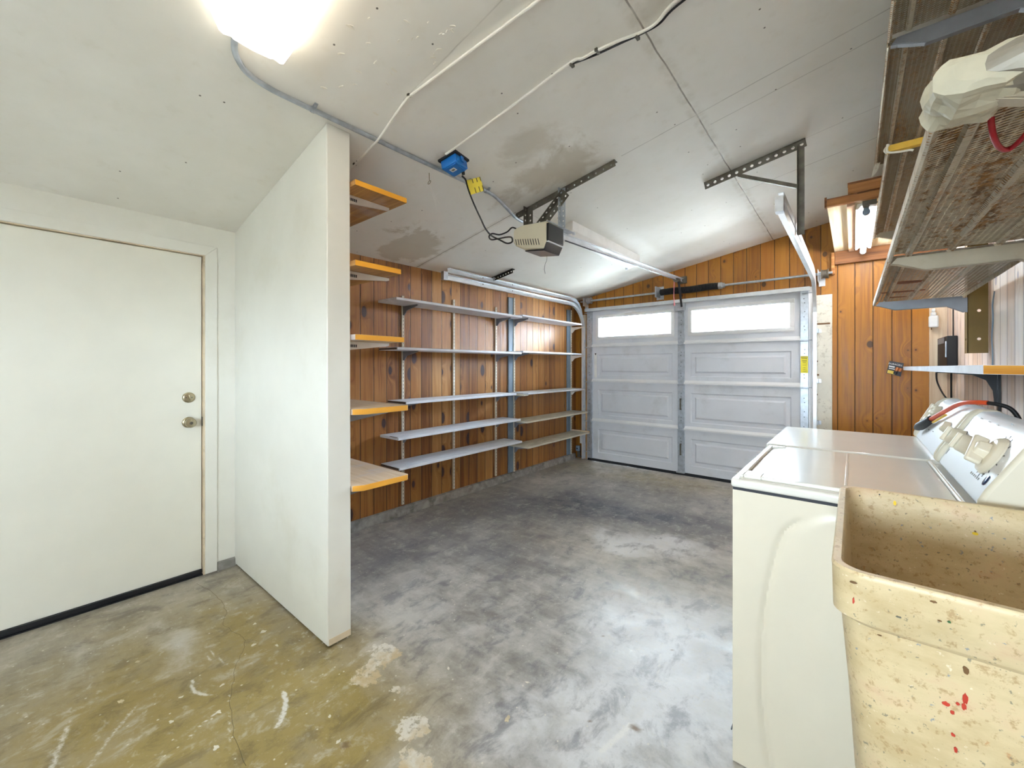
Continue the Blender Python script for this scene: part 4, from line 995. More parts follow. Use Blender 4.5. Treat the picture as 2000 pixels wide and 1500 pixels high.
def standard(name, lab, y, z0, z1, x, brs, w=.022, m='standard', post=None, blen=.20, bm='bracket_grey'):
    t = thing(name, lab, 'shelf upright', (x, y, z0), 'shelf uprights on the left wall')
    if post:
        MB().box(XL+.0008, XL+.017, y-post, y+post*.55, z0, z1).build('post', M['bluegrey'], t, bevel=.003, label='blue grey painted wooden post')
        rb = MB().box(XL+.0172, XL+.026, y+post*.55-.024, y+post*.55-.002, z0, z1)
    else:
        rb = MB().box(XL+.0008, XL+.014, y-w/2, y+w/2, z0, z1)
    yb = y if not post else y+post*.55-.013
    rb.cur = 1; h = rb; n = int((z1-z0)/.032); xf = XL+.0142 if not post else XL+.0262
    for k in range(n): h.box(xf, xf+.0006, yb-.002, yb+.002, z0+.02+k*.032, z0+.032+k*.032)
    rb.build('rail', [M['standard'], M['ink']], t)
    x0 = XL+.0145 if not post else XL+.0265
    for z in brs:
        p = [(x0,z-.0012),(x0+blen,z-.0012),(x0+blen,z-.010),(x0+.05,z-.040),(x0+.016,z-.078),(x0,z-.078)]
        b = MB().prism(p, yb-.004, yb+.004, 'y'); b.box(x0,x0+blen,yb-.009,yb+.009,z-.003,z-.0012); b.build('bracket', M[bm], t)
    return t
zl = [r[1]-TH for r in rows]; zr = [r[6]-.018 for r in rows]
standard('shelf_standard', 'cream slotted upright beside the pine shelves, with grey brackets', 2.10, .085, 1.86, XL, zl)
standard('shelf_standard', 'cream slotted upright in the middle of the long white shelves', 2.68, .085, 1.90, XL, [])
standard('shelf_standard', 'cream slotted upright just before the first blue grey post', 3.285, .085, 1.895, XL, zl)
standard('shelf_standard', 'first blue grey post between the long and short shelves', 3.555, .075, 2.03, XL, [z for z in zr], post=.066)
standard('shelf_standard', 'far blue grey post near the garage door', 4.77, .075, 2.02, XL, zr, post=.066, bm='bracket_white')
# shelves on the far face of the partition, seen past its end
pz = [(2.127,'topmost'),(1.754,'second from the top'),(1.409,'third from the top'),(1.060,'fourth from the top'),(.701,'lowest')]
for i, (z, nm) in enumerate(pz):
    m = M['pine_shelf'] if i < 2 else M['pine_pale']
    y1 = (1.286,1.251,1.27,1.30,1.30)[i]
    if i < 3: b = MB().box(-2.93,-1.772,1.000,y1,z-.026,z)
    else:
        b = MB().prism([(-2.93,1.0),(-1.80,1.0),(-1.772,1.045),(-1.772,y1-.01),(-1.782,y1),(-2.93,y1)], z-.028, z, 'z')
    t = b.build('shelf_board', m, origin=(-2.3, 1.14, z-.028), bevel=.002)
    tag(t, f'raw pine shelf board with a sawn orange end past the partition, {nm}', 'shelf', 'pine shelves behind the partition')
t = thing('shelf_standard', 'white slotted upright and brackets on the far face of the partition', 'shelf upright', (-1.9, 1.0, .4))
MB().box(-1.911,-1.889,.9955,.9998,.4,2.05).build('rail', M['bracket_white'], t)
for i, (z, nm) in enumerate(pz):
    zz = z - (.0275 if i < 3 else .0295); L = .262 if i not in (0,) else .262
    b = MB().prism([(1.0005,zz),(1.0005+L,zz),(1.0005+L,zz-.012),(1.0005+L-.01,zz-.016),(1.0005,zz-.046)], -1.906, -1.894, 'x')
    o = b.build('bracket', M['bracket_white'] if i < 3 else M['bracket_grey'], t, bevel=.001)
    b = MB()
    for k in range(5): b.box(-1.8938,-1.8932,1.035+k*.009,1.035+k*.009+.006,zz-.028,zz-.014)
    if i < 3: b.build('stamped_mark', M['ink'], o)
# sensor and wiring in the corner by the door track
s = thing('safety_sensor', 'small grey safety sensor on a bracket in the corner by the garage door track', 'sensor', (-2.86, 4.84, .12))
b = MB().box(-2.885,-2.835,4.82,4.86,.12,.19); b.build('body', M['bluegrey'], s, bevel=.006)
MB().lathe([(0,.011),(.004,.011)], (-2.862,4.8205,.155), (0,-1,0), 12).build('lens', M['ink'], s)
b = MB().box(-2.885,-2.84,4.86,4.864,.03,.19); b.box(-2.885,-2.84,4.864,4.928,.03,.036); b.build('bracket', M['steel_dark'], s)
b = MB(); b.tube(spline([(-2.93,4.83,.62),(-2.93,4.83,.42),(-2.925,4.84,.24),(-2.91,4.84,.195),(-2.88,4.83,.20),(-2.865,4.835,.192)],5), .0025, 6); b.build('wire', M['lumber_dark'], s)
b = MB().box(-2.875,-2.832,4.915,4.929,.21,.33); tag(b.build('hanging_label', M['label_white'], origin=(-2.85,4.92,.21)), 'small white tag hanging behind the garage door track near the floor', 'tag')

# ------------------------------------------------------------------ perforated metal shelving on the right wall
SX0, SX1 = .100, .500
def metal_shelf(lab, y0, y1, z, m, grp='perforated metal shelf panels'):
    t = thing('metal_shelf', lab, 'shelf', ((SX0+SX1)/2, (y0+y1)/2, z-.026), grp)
    MB().box(SX0+.004,SX1-.004,y0,y1,z,z+.0014).build('perforated_sheet', m, t)
    b = MB()
    b.prism([(SX0,z+.002),(SX0,z-.024),(SX0+.005,z-.027),(SX0+.012,z-.023),(SX0+.012,z-.020),(SX0+.0035,z-.022),(SX0+.0035,z-.0005),(SX0+.004,z+.002)], y0, y1, 'y')
    b.build('front_lip', M['perf_solid'], t)
    b = MB(); b.prism([(SX1,z+.002),(SX1,z-.018),(SX1-.003,z-.018),(SX1-.003,z+.002)], y0, y1, 'y'); b.build('back_lip', M['perf_solid'], t)
    for x in (.160,.272,.384):
        MB().prism([(x-.011,z-.0004),(x-.006,z-.009),(x+.006,z-.009),(x+.011,z-.0004)], y0+.001, y1-.001, 'y').build('rib', M['perf_solid'], t)
    return t
ZL, ZM, ZT = 1.684, 2.132, 2.525
metal_shelf('rusty perforated metal shelf panel, low, with a cloth-wrapped corner', .85, 2.135, ZL, M['perf_rusty'])
metal_shelf('perforated metal shelf panel with two long rust scars, lowest and far end', 2.165, 3.64, ZL, M['perf_mid'])
metal_shelf('dull perforated metal shelf panel at mid height below the plywood loft', 2.215, 3.645, ZM, M['perf_mid'])
metal_shelf('dull perforated metal shelf panel near the ceiling, before its bracket joint', .85, 2.135, ZT, M['perf_mid'])
metal_shelf('dull perforated metal shelf panel near the ceiling, running to the loft', 2.165, 3.455, ZT, M['perf_mid'])
b = MB()
for (y0, y1, x0, x1) in ((2.83,2.90,.150,.262),(3.18,3.225,.118,.30),(3.42,3.455,.14,.24)):
    poly = [(x0,y0),(x0+(x1-x0)*.35,y0-.012),(x1,y0+.008),(x1+.01,y1),(x0+(x1-x0)*.5,y1+.01),(x0+.01,y1-.006)]
    b.prism(poly, ZL-.0012, ZL-.0002, 'z')
sc = [o for o in C.objects if o.name.startswith('metal_shelf')][1]
build_each(b, 'rust_scar', mat('deep_rust','6b3c18',.85,var=.3,vs=40.), sc)
def upright(y, z0, z1, lab, zs, cols):
    t = thing('shelf_upright', lab, 'shelf upright', (.56, y, z0), 'steel uprights and brackets of the metal shelves')
    perforated((.516,y,z0), (.516,y,z1), .082, .003, (1,0,0), (0,1,0), pitch=.158, hr=.0085).build('post', M['olive_steel'], t)
    for z, m in zip(zs, cols):
        zt = z-.0285; yb = y-.020
        p = [(.1135,z-.0286),(.128,z-.0105),(.494,z-.0105),(.494,z-.0205),(.514,z-.0205),(.514,z-.108),(.500,z-.105),(.430,z-.064),(.205,z-.066),(.130,z-.036),(.1135,z-.0315)]
        b = MB().prism(p, yb-.0015, yb+.0015, 'y')
        # rolled bottom edge and top flange give the bracket its channel depth
        low = [(.110,z-.032),(.130,z-.037),(.205,z-.067),(.430,z-.065),(.500,z-.106)]
        for (xa,za),(xb,zb) in zip(low, low[1:]): b.beam((xa,yb+.012,za),(xb,yb+.012,zb), .024, .0025)
        b.build('bracket', m, t, bevel=.001)
    return t
upright(3.575, 1.337, 2.329, 'olive brown steel upright with two bright holes above the wooden wall shelf', (ZL, ZM), (M['bracket_grey'], M['bracket_tan']))
upright(2.165, 1.337, 2.66, 'steel upright carrying the middle brackets where the metal shelf panels join', (ZL, ZT), (M['bracket_tan'], M['bracket_grey']))
upright(.90, 1.337, 2.66, 'steel upright behind the cloth-wrapped metal shelf corner', (ZL, ZT), (M['bracket_tan'], M['bracket_grey']))

# cloth and duct tape wrapped round the near corner
wb = thing('wrapped_padding', 'crumpled pale cloth and grey tape padding the near metal shelf corner', 'padding', (.15, .84, 1.60))
def wad(prof, nm, m, lab=None, jit=.004, seed=0, n=24, sub=2):
    # superellipse sections along Y, crumpled with ridged folds
    secs_ = []
    for p, q in zip(prof, prof[1:]):
        for k in range(sub): f = k/sub; secs_.append([a_ + (b_-a_)*f for a_, b_ in zip(p, q)])
    secs_.append(list(prof[-1])); vs = []
    for y, x0, x1, z0, z1, s in secs_:
        cx, cz_ = (x0+x1)/2, (z0+z1)/2
        for k in range(n):
            a = 2*PI*k/n; c, s_ = math.cos(a), math.sin(a)
            x = cx + (x1-x0)/2*s*math.copysign(abs(c)**.7, c); z = cz_ + (z1-z0)/2*s*math.copysign(abs(s_)**.7, s_)
            p = Vector((x*45+seed, y*30, z*45)); r = noise.noise(p)*1.5 + noise.noise(p*2.3)*.5
            d = Vector((c, .25*noise.noise(p*1.3), s_)); vs.append(Vector((x, y, z)) + d*jit*r)
    N = len(secs_)
    fs = [(i*n+k, i*n+(k+1)%n, (i+1)*n+(k+1)%n, (i+1)*n+k) for i in range(N-1) for k in range(n)]
    fs += [tuple(range(n)), tuple((N-1)*n+k for k in range(n))]
    return MB().add(vs, fs).build(nm, m, wb, label=lab, smooth=False)
wad([(.840,.104,.176,1.654,1.690,.85),(.845,.088,.188,1.640,1.693,1),(.862,.086,.19,1.638,1.696,1),(.885,.084,.186,1.634,1.697,1),(.91,.085,.18,1.635,1.696,1),(.935,.084,.168,1.632,1.695,1),(.958,.092,.15,1.642,1.693,1),(.972,.097,.14,1.652,1.690,.9)], 'cloth', M['cloth'], jit=.007)
wad([(.834,.150,.41,1.655,1.694,.85),(.840,.136,.415,1.645,1.697,1),(.86,.124,.42,1.634,1.700,1),(.885,.126,.41,1.632,1.700,1),(.905,.134,.39,1.641,1.698,1),(.912,.15,.37,1.660,1.696,.95)], 'tape', M['tape'], 'grey duct tape band', jit=.004, seed=4)
# red hook hanging through the sheet
rh = thing('utility_hook', 'red vinyl coated hook under the near rusty metal shelf', 'hook', (.18, .96, 1.60))
MB().tube(spline([(.178,1.045,ZL-.0056),(.179,1.05,1.668),(.185,1.068,1.652),(.198,1.105,1.645),(.213,1.130,1.647),(.225,1.112,1.655),(.235,1.07,1.672),(.236,1.06,ZL-.0056)],6), .0042, 10).build('hook', M['red'], rh, smooth=True)
# yellow stick tied across the end of the mid shelf
sk = thing('wooden_stick', 'yellow painted wooden stick tied across the mid metal shelf end', 'stick', (.28, 2.195, 2.105))
MB().box(.098,.498,2.188,2.2135,2.1035,2.1285).build('stick', M['yellow_wood'], sk, bevel=.002)
b = MB(); b.tube(spline([(.103,2.184,2.131),(.101,2.183,2.108),(.108,2.184,2.098),(.135,2.186,2.092),(.165,2.188,2.090),(.176,2.19,2.086)],6), .004, 8)
b.tube(spline([(.1005,2.186,2.10),(.0955,2.20,2.115),(.100,2.216,2.131),(.107,2.20,2.133),(.104,2.185,2.125)],5), .0045, 8)
b.build('string', M['white_cable'], sk, smooth=True)
wc = thing('wire_coil', 'small loose coil of pale wire hanging at the loft corner', 'wire', (.095, 3.36, 2.42))
b = MB()
for k in range(4):
    r = .034 - .003*k; cx = .096 + .002*k
    b.tube([(cx + .010*math.sin(a)+.004*k, 3.36 + r*math.cos(a), 2.462 + r*1.15*math.sin(a) + .003*k) for a in [2*PI*i/26 for i in range(26)]], .0014, 5, closed=True)
b.build('loop', M['white_cable'], wc)

# ------------------------------------------------------------------ plywood loft above the corner, with its tube light
lo = thing('storage_loft', 'plywood loft platform in the upper corner beside the garage door', 'loft', (.23, 4.2, 2.33))
MB().box(-.137,.598,3.505,4.948,2.336,2.350).build('platform', M['ply'], lo)
MB().box(-.034,.007,3.51,4.90,2.316,2.3355).build('batten', mat('pinkish_batten','d8b292',.6,var=.08), lo)
MB().box(-.145,.598,3.470,3.5045,2.330,2.375).build('edge_board', M['lumber'], lo, bevel=.002)
b = MB(); b.box(-.150,-.138,3.468,3.5045,2.325,2.392); b.box(-.137,.02,3.480,3.50,2.3755,2.384); b.box(.0,.075,3.482,3.50,2.384,2.390); b.build('edge_trim', M['lumber_dark'], lo)
MB().box(-.028,.165,3.485,3.545,2.3905,2.452).build('top_block', M['lumber'], lo, bevel=.002)
MB().box(-.030,.17,3.48,3.55,2.4525,2.462).build('top_strip', M['lumber_dark'], lo)
MB().box(-.135,.598,4.905,4.9485,2.215,2.3355).build('header_board', M['lumber_dark'], lo, bevel=.002)
MB().box(-.160,-.137,4.905,4.9485,2.13,2.33).build('side_strip', M['lumber'], lo)
tl = thing('tube_light', 'lit bare fluorescent tube light under the plywood loft', 'light', (.065, 4.18, 2.3))
b = MB().prism([(.018,2.3345),(.112,2.3345),(.118,2.300),(.105,2.300),(.090,2.318),(.040,2.318),(.025,2.300),(.012,2.300)], 3.56, 4.80, 'y'); b.build('reflector', M['white_fixture'], tl)
MB().tube([(.065,3.588,2.275),(.065,4.775,2.275)], .019, 18).build('tube', M['tube_lit'], tl, smooth=True)
for y in (3.572, 4.791):
    b = MB(); b.lathe([(-.013,.021),(.013,.021)], (.065,y,2.275), (0,1,0), 16); b.box(.050,.080,y-.009,y+.009,2.275,2.3175); b.build('lamp_holder', M['bluegrey'], tl)
b = MB().box(.045,.115,3.508,3.555,2.300,2.3345); b.tube(spline([(.11,3.52,2.312),(.14,3.50,2.306),(.19,3.50,2.31),(.25,3.52,2.325)],5), .004, 6); b.build('wiring_box', M['steel_dark'], tl)

# ------------------------------------------------------------------ wooden wall shelf and the small things round it
ws = thing('wall_shelf', 'white edged wooden wall shelf with a raw orange end above the machines', 'shelf', (.45, 3.0, 1.236))
b = MB(); a0, a1 = Vector((.300,1.86,0)), Vector((.290,4.28,0))
b.add([(a0.x,a0.y,1.236),(.598,a0.y,1.232),(.598,a1.y,1.232),(a1.x,a1.y,1.231),(a0.x,a0.y,1.264),(.598,a0.y,1.260),(.598,a1.y,1.260),(a1.x,a1.y,1.258)],[(0,3,2,1),(4,5,6,7),(0,1,5,4),(1,2,6,5),(2,3,7,6),(3,0,4,7)])
bd = b.build('board', M['shelf_white'], ws)
MB().add([(a0.x+.001,a0.y-.0012,1.237),(.597,a0.y-.0012,1.233),(.597,a0.y-.0012,1.259),(a0.x+.001,a0.y-.0012,1.263),(a0.x+.001,a0.y-.0002,1.237),(.597,a0.y-.0002,1.233),(.597,a0.y-.0002,1.259),(a0.x+.001,a0.y-.0002,1.263)],[(0,1,2,3),(7,6,5,4),(0,4,5,1),(1,5,6,2),(2,6,7,3),(3,7,4,0)]).build('raw_end', M['raw_end'], ws, label='raw orange sawn end')
for y in (3.33,):
    b = MB(); b.box(.588,.5985,y-.016,y+.016,1.02,1.231); b.box(.36,.588,y-.013,y+.013,1.223,1.2305); b.prism([(.588,1.223),(.588,1.06),(.578,1.06),(.572,1.13),(.548,1.185),(.50,1.212),(.40,1.223)], y-.004, y+.004, 'y'); b.build('bracket', M['black_gloss'], ws)
bp = thing('battery_package', 'small battery package hanging at the far tip of the wall shelf', 'package', (.255, 4.29, 1.24))
P0, P1, P2, P3 = Vector((.214,4.286,1.302)), Vector((.294,4.286,1.283)), Vector((.276,4.286,1.182)), Vector((.194,4.286,1.208))
quad_slab(MB(), (P0,P1,P2,P3), .0012).build('card', M['ink'], bp)
def onc(u, v): return P0 + (P1-P0)*u + (P3-P0)*v*(1-u) + (P2-P1)*v*u
def cardq(u0,u1,v0,v1,nm,m,k=1):
    d = Vector((0,-.0006*k,0)); return quad_slab(MB(), (onc(u0,v0)+d,onc(u1,v0)+d,onc(u1,v1)+d,onc(u0,v1)+d), .0004).build(nm, m, bp)
cardq(.05,.55,.72,.96,'yellow_band',M['yolk']); cardq(.05,.45,.36,.46,'white_band',M['label_white']); cardq(.08,.5,.54,.60,'white_band',M['label_white'])
u = (P1-P0).normalized(); ang = math.atan2(-u.z, u.x)
tx = text('DURACELL', .0165, onc(.46,.20)+Vector((0,-.0022,0)), (PI/2, ang, 0), M['label_white'], bp)
q0, q1, q2 = onc(.66,.38), onc(.60,.68), onc(.585,.92); dy = Vector((0,-.008,0))
MB().tube([q0+dy, q1+dy], .011, 14).build('battery', M['copper'], bp, smooth=True, label='copper battery top')
MB().tube([q1+dy, q2+dy], .0112, 14).build('battery', M['ink'], bp, smooth=True, label='black battery body')
MB().tube([onc(.88,.40)+dy, onc(.82,.66)+dy], .010, 14).build('battery', M['copper'], bp, smooth=True)
wsn = thing('wall_sensor', 'white plastic bottle-shaped sensor on the pale corner board', 'sensor', (.52, 4.92, 1.58))
b = MB().box(.487,.546,4.885,4.928,1.585,1.685); b.build('body', M['white_plastic'], wsn, bevel=.012, seg=3)
b = MB().box(.500,.532,4.892,4.926,1.6855,1.712); b.box(.506,.526,4.895,4.926,1.712,1.745); b.build('neck', M['white_plastic'], wsn, bevel=.006)
b = MB().box(.500,.506,4.90,4.906,1.566,1.5845); b.build('stub', M['paint_brown'], wsn)
o = MB().box(.494,.5985,4.929,4.9495,0,2.21).build('trim_5', board_mat('pale_corner_board', lin('bfa687'), lin('d6c2a8'), lin('e2d3bd'), 2, .6)); struct(o)
cb = thing('control_box', 'black wall box with a grey label in the corner above the dryer', 'control box', (.57, 4.7, 1.27))
MB().box(.542,.598,4.48,4.9275,1.262,1.49).build('body', M['black'], cb, bevel=.004)
MB().box(.5405,.5418,4.60,4.90,1.440,1.484).build('label', mat('grey_blue_label','7f8a97',.5), cb, label='grey label along the top')
MB().box(.536,.5418,4.50,4.515,1.33,1.45).build('slot_strip', M['galv'], cb)
def wirething(lab, pts, r, m=None, cat='cord', nm='power_cord'):
    o = MB().tube(spline(pts,6), r, 8).build(nm, m or M['dark_cord'], origin=pts[-1], smooth=True); return tag(o, lab, cat)
wirething('black cord curving down the corner below the wall shelf', [(.535,4.922,1.229),(.534,4.922,1.19),(.538,4.92,1.135),(.552,4.90,1.08),(.568,4.86,1.03),(.585,4.80,.985),(.590,4.78,.93)], .0055)
wirething('black cord hanging straight behind the dryer from the wall box', [(.588,4.66,1.2605),(.588,4.665,1.15),(.589,4.67,1.04),(.590,4.68,.93)], .006)
wirething('thin dark wire running down to the black wall box', [(.592,4.62,1.82),(.592,4.62,1.72),(.591,4.61,1.62),(.590,4.60,1.54),(.590,4.60,1.4915)], .004, nm='wall_wire')
wirething('thin grey wire down the bare pine boards beside the upright', [(.594,3.42,1.67),(.594,3.46,1.60),(.594,3.452,1.52),(.594,3.475,1.42),(.594,3.46,1.34),(.594,3.46,1.262)], .003, M['bluegrey'], nm='wall_wire')

# ------------------------------------------------------------------ washer and dryer
WX0, WX1 = -.300, .385
def machine(name, lab, cat, y0, y1):
    t = thing(name, lab, cat, ((WX0+WX1)/2, (y0+y1)/2, 0))
    # cabinet with pressed curves in its side
    b = MB(); st = .0065; nx = int((WX1-WX0-.006)/st); nz = 96; z0, z1 = .003, .868; vs = []
    for j in range(nz+1):
        z = z0 + (z1-z0)*j/nz
        for i in range(nx+1):
            x = WX0+.003 + (WX1-WX0-.006)*i/nx
            xa = -.2175 + .62*(max(0,z-.36))**2*.55 + .35*(max(0,.30-z))**2*1.0 + (0 if z < .74 else ((z-.74)/.07)**2*.03)
            g = math.exp(-((x-xa)/.0085)**2)
            if z > .80: g *= max(0, 1-(z-.80)/.018)
            xb = -.088 + .62*(z-.40)**2
            stp = 1/(1+math.exp(-(x-xb)/.004)); stp *= 1/(1+math.exp((z-.80)/.006))
            mid = 1/(1+math.exp(-(x-xa-.03)/.005)) / (1+math.exp((z-.815-.02*math.sin((x+.2)*8))/.004))
            vs.append((x, y0 + .0055 + .0085*g - .0035*mid - .005*stp, z))
    fs = [(j*(nx+1)+i, j*(nx+1)+i+1, (j+1)*(nx+1)+i+1, (j+1)*(nx+1)+i) for j in range(nz) for i in range(nx)]
    sp = MB().add(vs, fs)
    n = len(sp.v)
    cab = MB().box(WX0,WX1,y0+.016,y1-.002,.0005,.869).build('cabinet', M['appliance_side'], t, bevel=.006)
    b = MB(); b.add(vs, fs)
    # close the pressed panel back to the cabinet
    rim = [(WX0+.003,z0),(WX1-.003,z0),(WX1-.003,z1),(WX0+.003,z1)]
    for (xa,za),(xb,zb) in zip(rim, rim[1:]+rim[:1]): b.add([(xa,y0+.0055,za),(xb,y0+.0055,zb),(xb,y0+.018,zb),(xa,y0+.018,za)],[(0,1,2,3)])
    b.build('side_panel', M['appliance_side'], t, smooth=True)
    MB().box(WX0+.004,WX1-.004,y0+.006,y1-.006,.866,.876).build('gap_shadow', M['ink'], t)
    return t
def console(t, y0, y1):
    pr = [(.234,.9155),(.2405,.934),(.318,1.086),(.338,1.106),(.375,1.108),(.400,1.088),(.400,.9155)]
    cpr = [(.226,.9155),(.228,.94),(.240,.968),(.308,1.090),(.334,1.110),(.377,1.112),(.404,1.090),(.404,.9155)]
    c = MB().prism(pr, y0+.024, y1-.030, 'y').build('console', M['console'], t, bevel=.006)
    for a, b_ in ((y0+.004,y0+.024),(y1-.030,y1-.004)):
        MB().prism(cpr, a, b_, 'y').build('end_cap', M['console_cap'], t, bevel=.012, seg=3)
    return c
NF = Vector((-.891,0,.454)); UF = Vector((.454,0,.891)); PF = Vector((.241,0,.935))
def onface(s, y, off=0.): return PF + UF*s + Vector((0,y,0)) + NF*off
def knob(c, y, s, r, h, parent, nm='knob'):
    p = onface(s, y, .0005); k = MB().lathe([(0,r*1.05),(.004,r*1.05),(.006,r),(h*.8,r*.93),(h,r*.80),(h+.002,r*.5)], p, NF, 26).build(nm, M['knob'], parent, smooth=True); return k, p
def knob_fin(c, p, h, r, ang, parent):
    d = UF*math.cos(ang) + Vector((0,1,0))*math.sin(ang); w = NF.cross(d)
    MB().obox(p + NF*(h+.006), d*r*.86, w*.0055, NF*.010).build('grip', M['knob'], parent, bevel=.004)
wm = machine('washing_machine', 'white top-loading washing machine with a hinged lid, behind the laundry tub', 'washing machine', 1.455, 2.140)
def top_plate(t, y0, y1, nm='top_panel'):
    return MB().box(WX0-.002,.200,y0,y1,.876,.915).build(nm, M['appliance'], t, bevel=.008, seg=3)
# washer top: rim pieces round a slightly raised lid with a long finger slot
b = MB(); b.box(WX0-.002,.398,1.455,2.140,.876,.904); b.build('top_panel', M['appliance'], wm, bevel=.009, seg=4)
b = MB(); SLX0, SLX1, LY0, LY1, LX0, LX1 = -.270, -.222, 1.545, 2.085, -.285, .205
LZ0, LZ1 = .9042, .9155
b.box(LX0,SLX0,1.485,2.108,LZ0,LZ1); b.box(SLX1,LX1,1.485,2.108,LZ0,LZ1); b.box(SLX0,SLX1,1.485,LY0,LZ0,LZ1); b.box(SLX0,SLX1,LY1,2.108,LZ0,LZ1)
lid = b.build('lid', M['appliance'], wm, bevel=.003, seg=3)
b = MB()   # scooped finger hold in the slot
N = 16; vs = []
for i in range(N+1):
    y = LY0 + (LY1-LY0)*i/N; dz = .0045*math.exp(-((y-1.80)/.07)**2)
    vs += [(SLX0+.001, y, LZ0+.0008), (SLX1-.001, y, LZ0+.0085-dz*1.6)]
b.add(vs, [(2*i,2*i+1,2*i+3,2*i+2) for i in range(N)]); b.build('finger_slot', M['appliance'], lid, smooth=True)
MB().tube([(.212,1.50,.915),(.212,2.10,.915)], .006, 12).build('hinge_rod', M['appliance'], wm, smooth=True)
b = MB(); b.box(-.02,-.014,1.52,2.07,.9166,.9176); b.build('lid_ridge', M['appliance'], lid, bevel=.0005)
c = console(wm, 1.455, 2.140)
for y, s in ((2.045,.087),(1.872,.087)):
    k, p = knob(c, y, s, .030, .034, wm); MB().obox(p + NF*.039, UF*.026, (NF.cross(UF))*.006, NF*.006).build('grip', M['knob'], k, bevel=.003)
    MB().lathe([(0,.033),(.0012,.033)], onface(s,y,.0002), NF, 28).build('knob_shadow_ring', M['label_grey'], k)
k, p = knob(c, 1.645, .098, .052, .016, wm, 'timer_dial'); MB().lathe([(.016,.030),(.040,.026),(.043,.018)], p, NF, 6).build('hub', M['knob'], k, bevel=.003); MB().obox(p + NF*.034, (UF*.7+Vector((0,.7,0))).normalized()*.046, NF.cross((UF*.7+Vector((0,.7,0))).normalized())*.007, NF*.016).build('grip', M['knob'], k, bevel=.005)
b = MB()
for i in range(14):
    a = 2*PI*i/14; d = UF*math.cos(a) + Vector((0,1,0))*math.sin(a); b.obox(onface(.098,1.645,.0006) + d*.060, d*.0045, NF.cross(d)*.0014, NF*.0003)
build_each(b, 'dial_mark', M['ink'], c)
b = MB()
for i in range(6): b.obox(onface(.030, 1.712-.017*i, .0005), UF*.0032, Vector((0,.0038,0)), NF*.0003)
for y, s, w in ((1.69,.075,.010),(1.66,.062,.014),(1.75,.07,.012),(1.89,.06,.012),(1.97,.055,.014),(1.56,.19,.012),(1.70,.19,.012),(1.81,.175,.010),(2.0,.175,.012),(1.90,.175,.010),(1.52,.068,.010),(1.62,.048,.008)):
    b.obox(onface(s,y,.0005), UF*.0018, Vector((0,w,0)), NF*.0003)
b.build('printed_mark', M['label_grey'], c)
b = MB().obox(onface(.030,2.085,.0005), UF*.010, Vector((0,.0018,0)), NF*.0003); b.build('logo_print', M['ink'], c)
bad = [(0,.013),(.002,.013),(.003,.010)]
b = MB().lathe(bad, (0,0,0), (0,0,1), 24)
b.v = [tuple(onface(.040,1.568,.0004) + UF*(x*1.05) + Vector((0,y*.75,0)) + NF*z) for x, y, z in b.v]; b.build('badge', M['ink_blue'], c, smooth=True, label='small dark blue oval badge')
dy = machine('clothes_dryer', 'white clothes dryer with a plain top, beyond the washing machine', 'dryer', 2.148, 2.835)
MB().box(WX0-.002,.398,2.148,2.835,.876,.915).build('top_panel', M['appliance'], dy, bevel=.009, seg=4)
c = console(dy, 2.148, 2.835)
k, p = knob(c, 2.70, .108, .048, .022, dy, 'timer_dial')
for a in range(5):
    an = 2*PI*a/5; d = UF*math.cos(an)+Vector((0,1,0))*math.sin(an); MB().lathe([(0,.013),(.010,.012),(.014,.006)], p + d*.034 + NF*.018, NF, 12).build('knob_lobe', M['knob'], k, smooth=True)
knob_fin(c, p, .020, .056, .2, k)
k2, p2 = knob(c, 2.33, .095, .022, .018, dy)
b = MB()
for y, s in ((2.52,.05),(2.62,.045),(2.72,.05),(2.74,.18),(2.5,.18)): b.obox(onface(s,y,.0005), UF*.0018, Vector((0,.012,0)), NF*.0003)
b.build('printed_mark', M['label_grey'], c)
dd = MB().box(WX0-.016,WX0-.0005,2.20,2.785,.30,.80).build('door', M['appliance'], dy, bevel=.012, seg=3)
MB().box(WX0-.019,WX0-.0165,2.225,2.245,.48,.62).build('handle', M['appliance_side'], dd, bevel=.001)
MB().box(WX0-.004,WX0-.0005,1.47,2.125,.09,.094).build('kick_seam', M['ink'], wm)
# loose orange and black cord lying over the two consoles
lc = thing('loose_cable', 'orange sleeved cable with a black boot lying over the machine consoles', 'cable', (.26, 2.45, 1.0))
pp = [(.264,2.575,1.028),(.291,2.43,1.078),(.316,2.32,1.1165),(.345,2.255,1.1275),(.385,2.215,1.127),(.418,2.195,1.113),(.437,2.185,1.07),(.444,2.18,1.00)]
sp_ = spline(pp, 6); n1 = int(len(sp_)*.52)
MB().tube(sp_[:n1+1], .0085, 12).build('orange_sleeve', M['orange'], lc, smooth=True)
MB().tube(sp_[n1:], .0070, 12).build('black_tail', M['dark_cord'], lc, smooth=True)
b = MB(); b.tube(spline([(.228,2.745,.962),(.238,2.695,.979),(.249,2.635,1.000),(.264,2.575,1.028)],4), [.006,.010,.014,.0165,.0185,.0190,.0190,.0185,.0175,.017,.016,.015,.014][:13], 14); b.build('boot', M['black'], lc, smooth=True, label='black rubber boot')
b = MB(); b.tube([(.268,2.565,1.015),(.292,2.44,1.060)], .0045, 8); b.build('yellow_strip', M['yellow_wood'], lc)

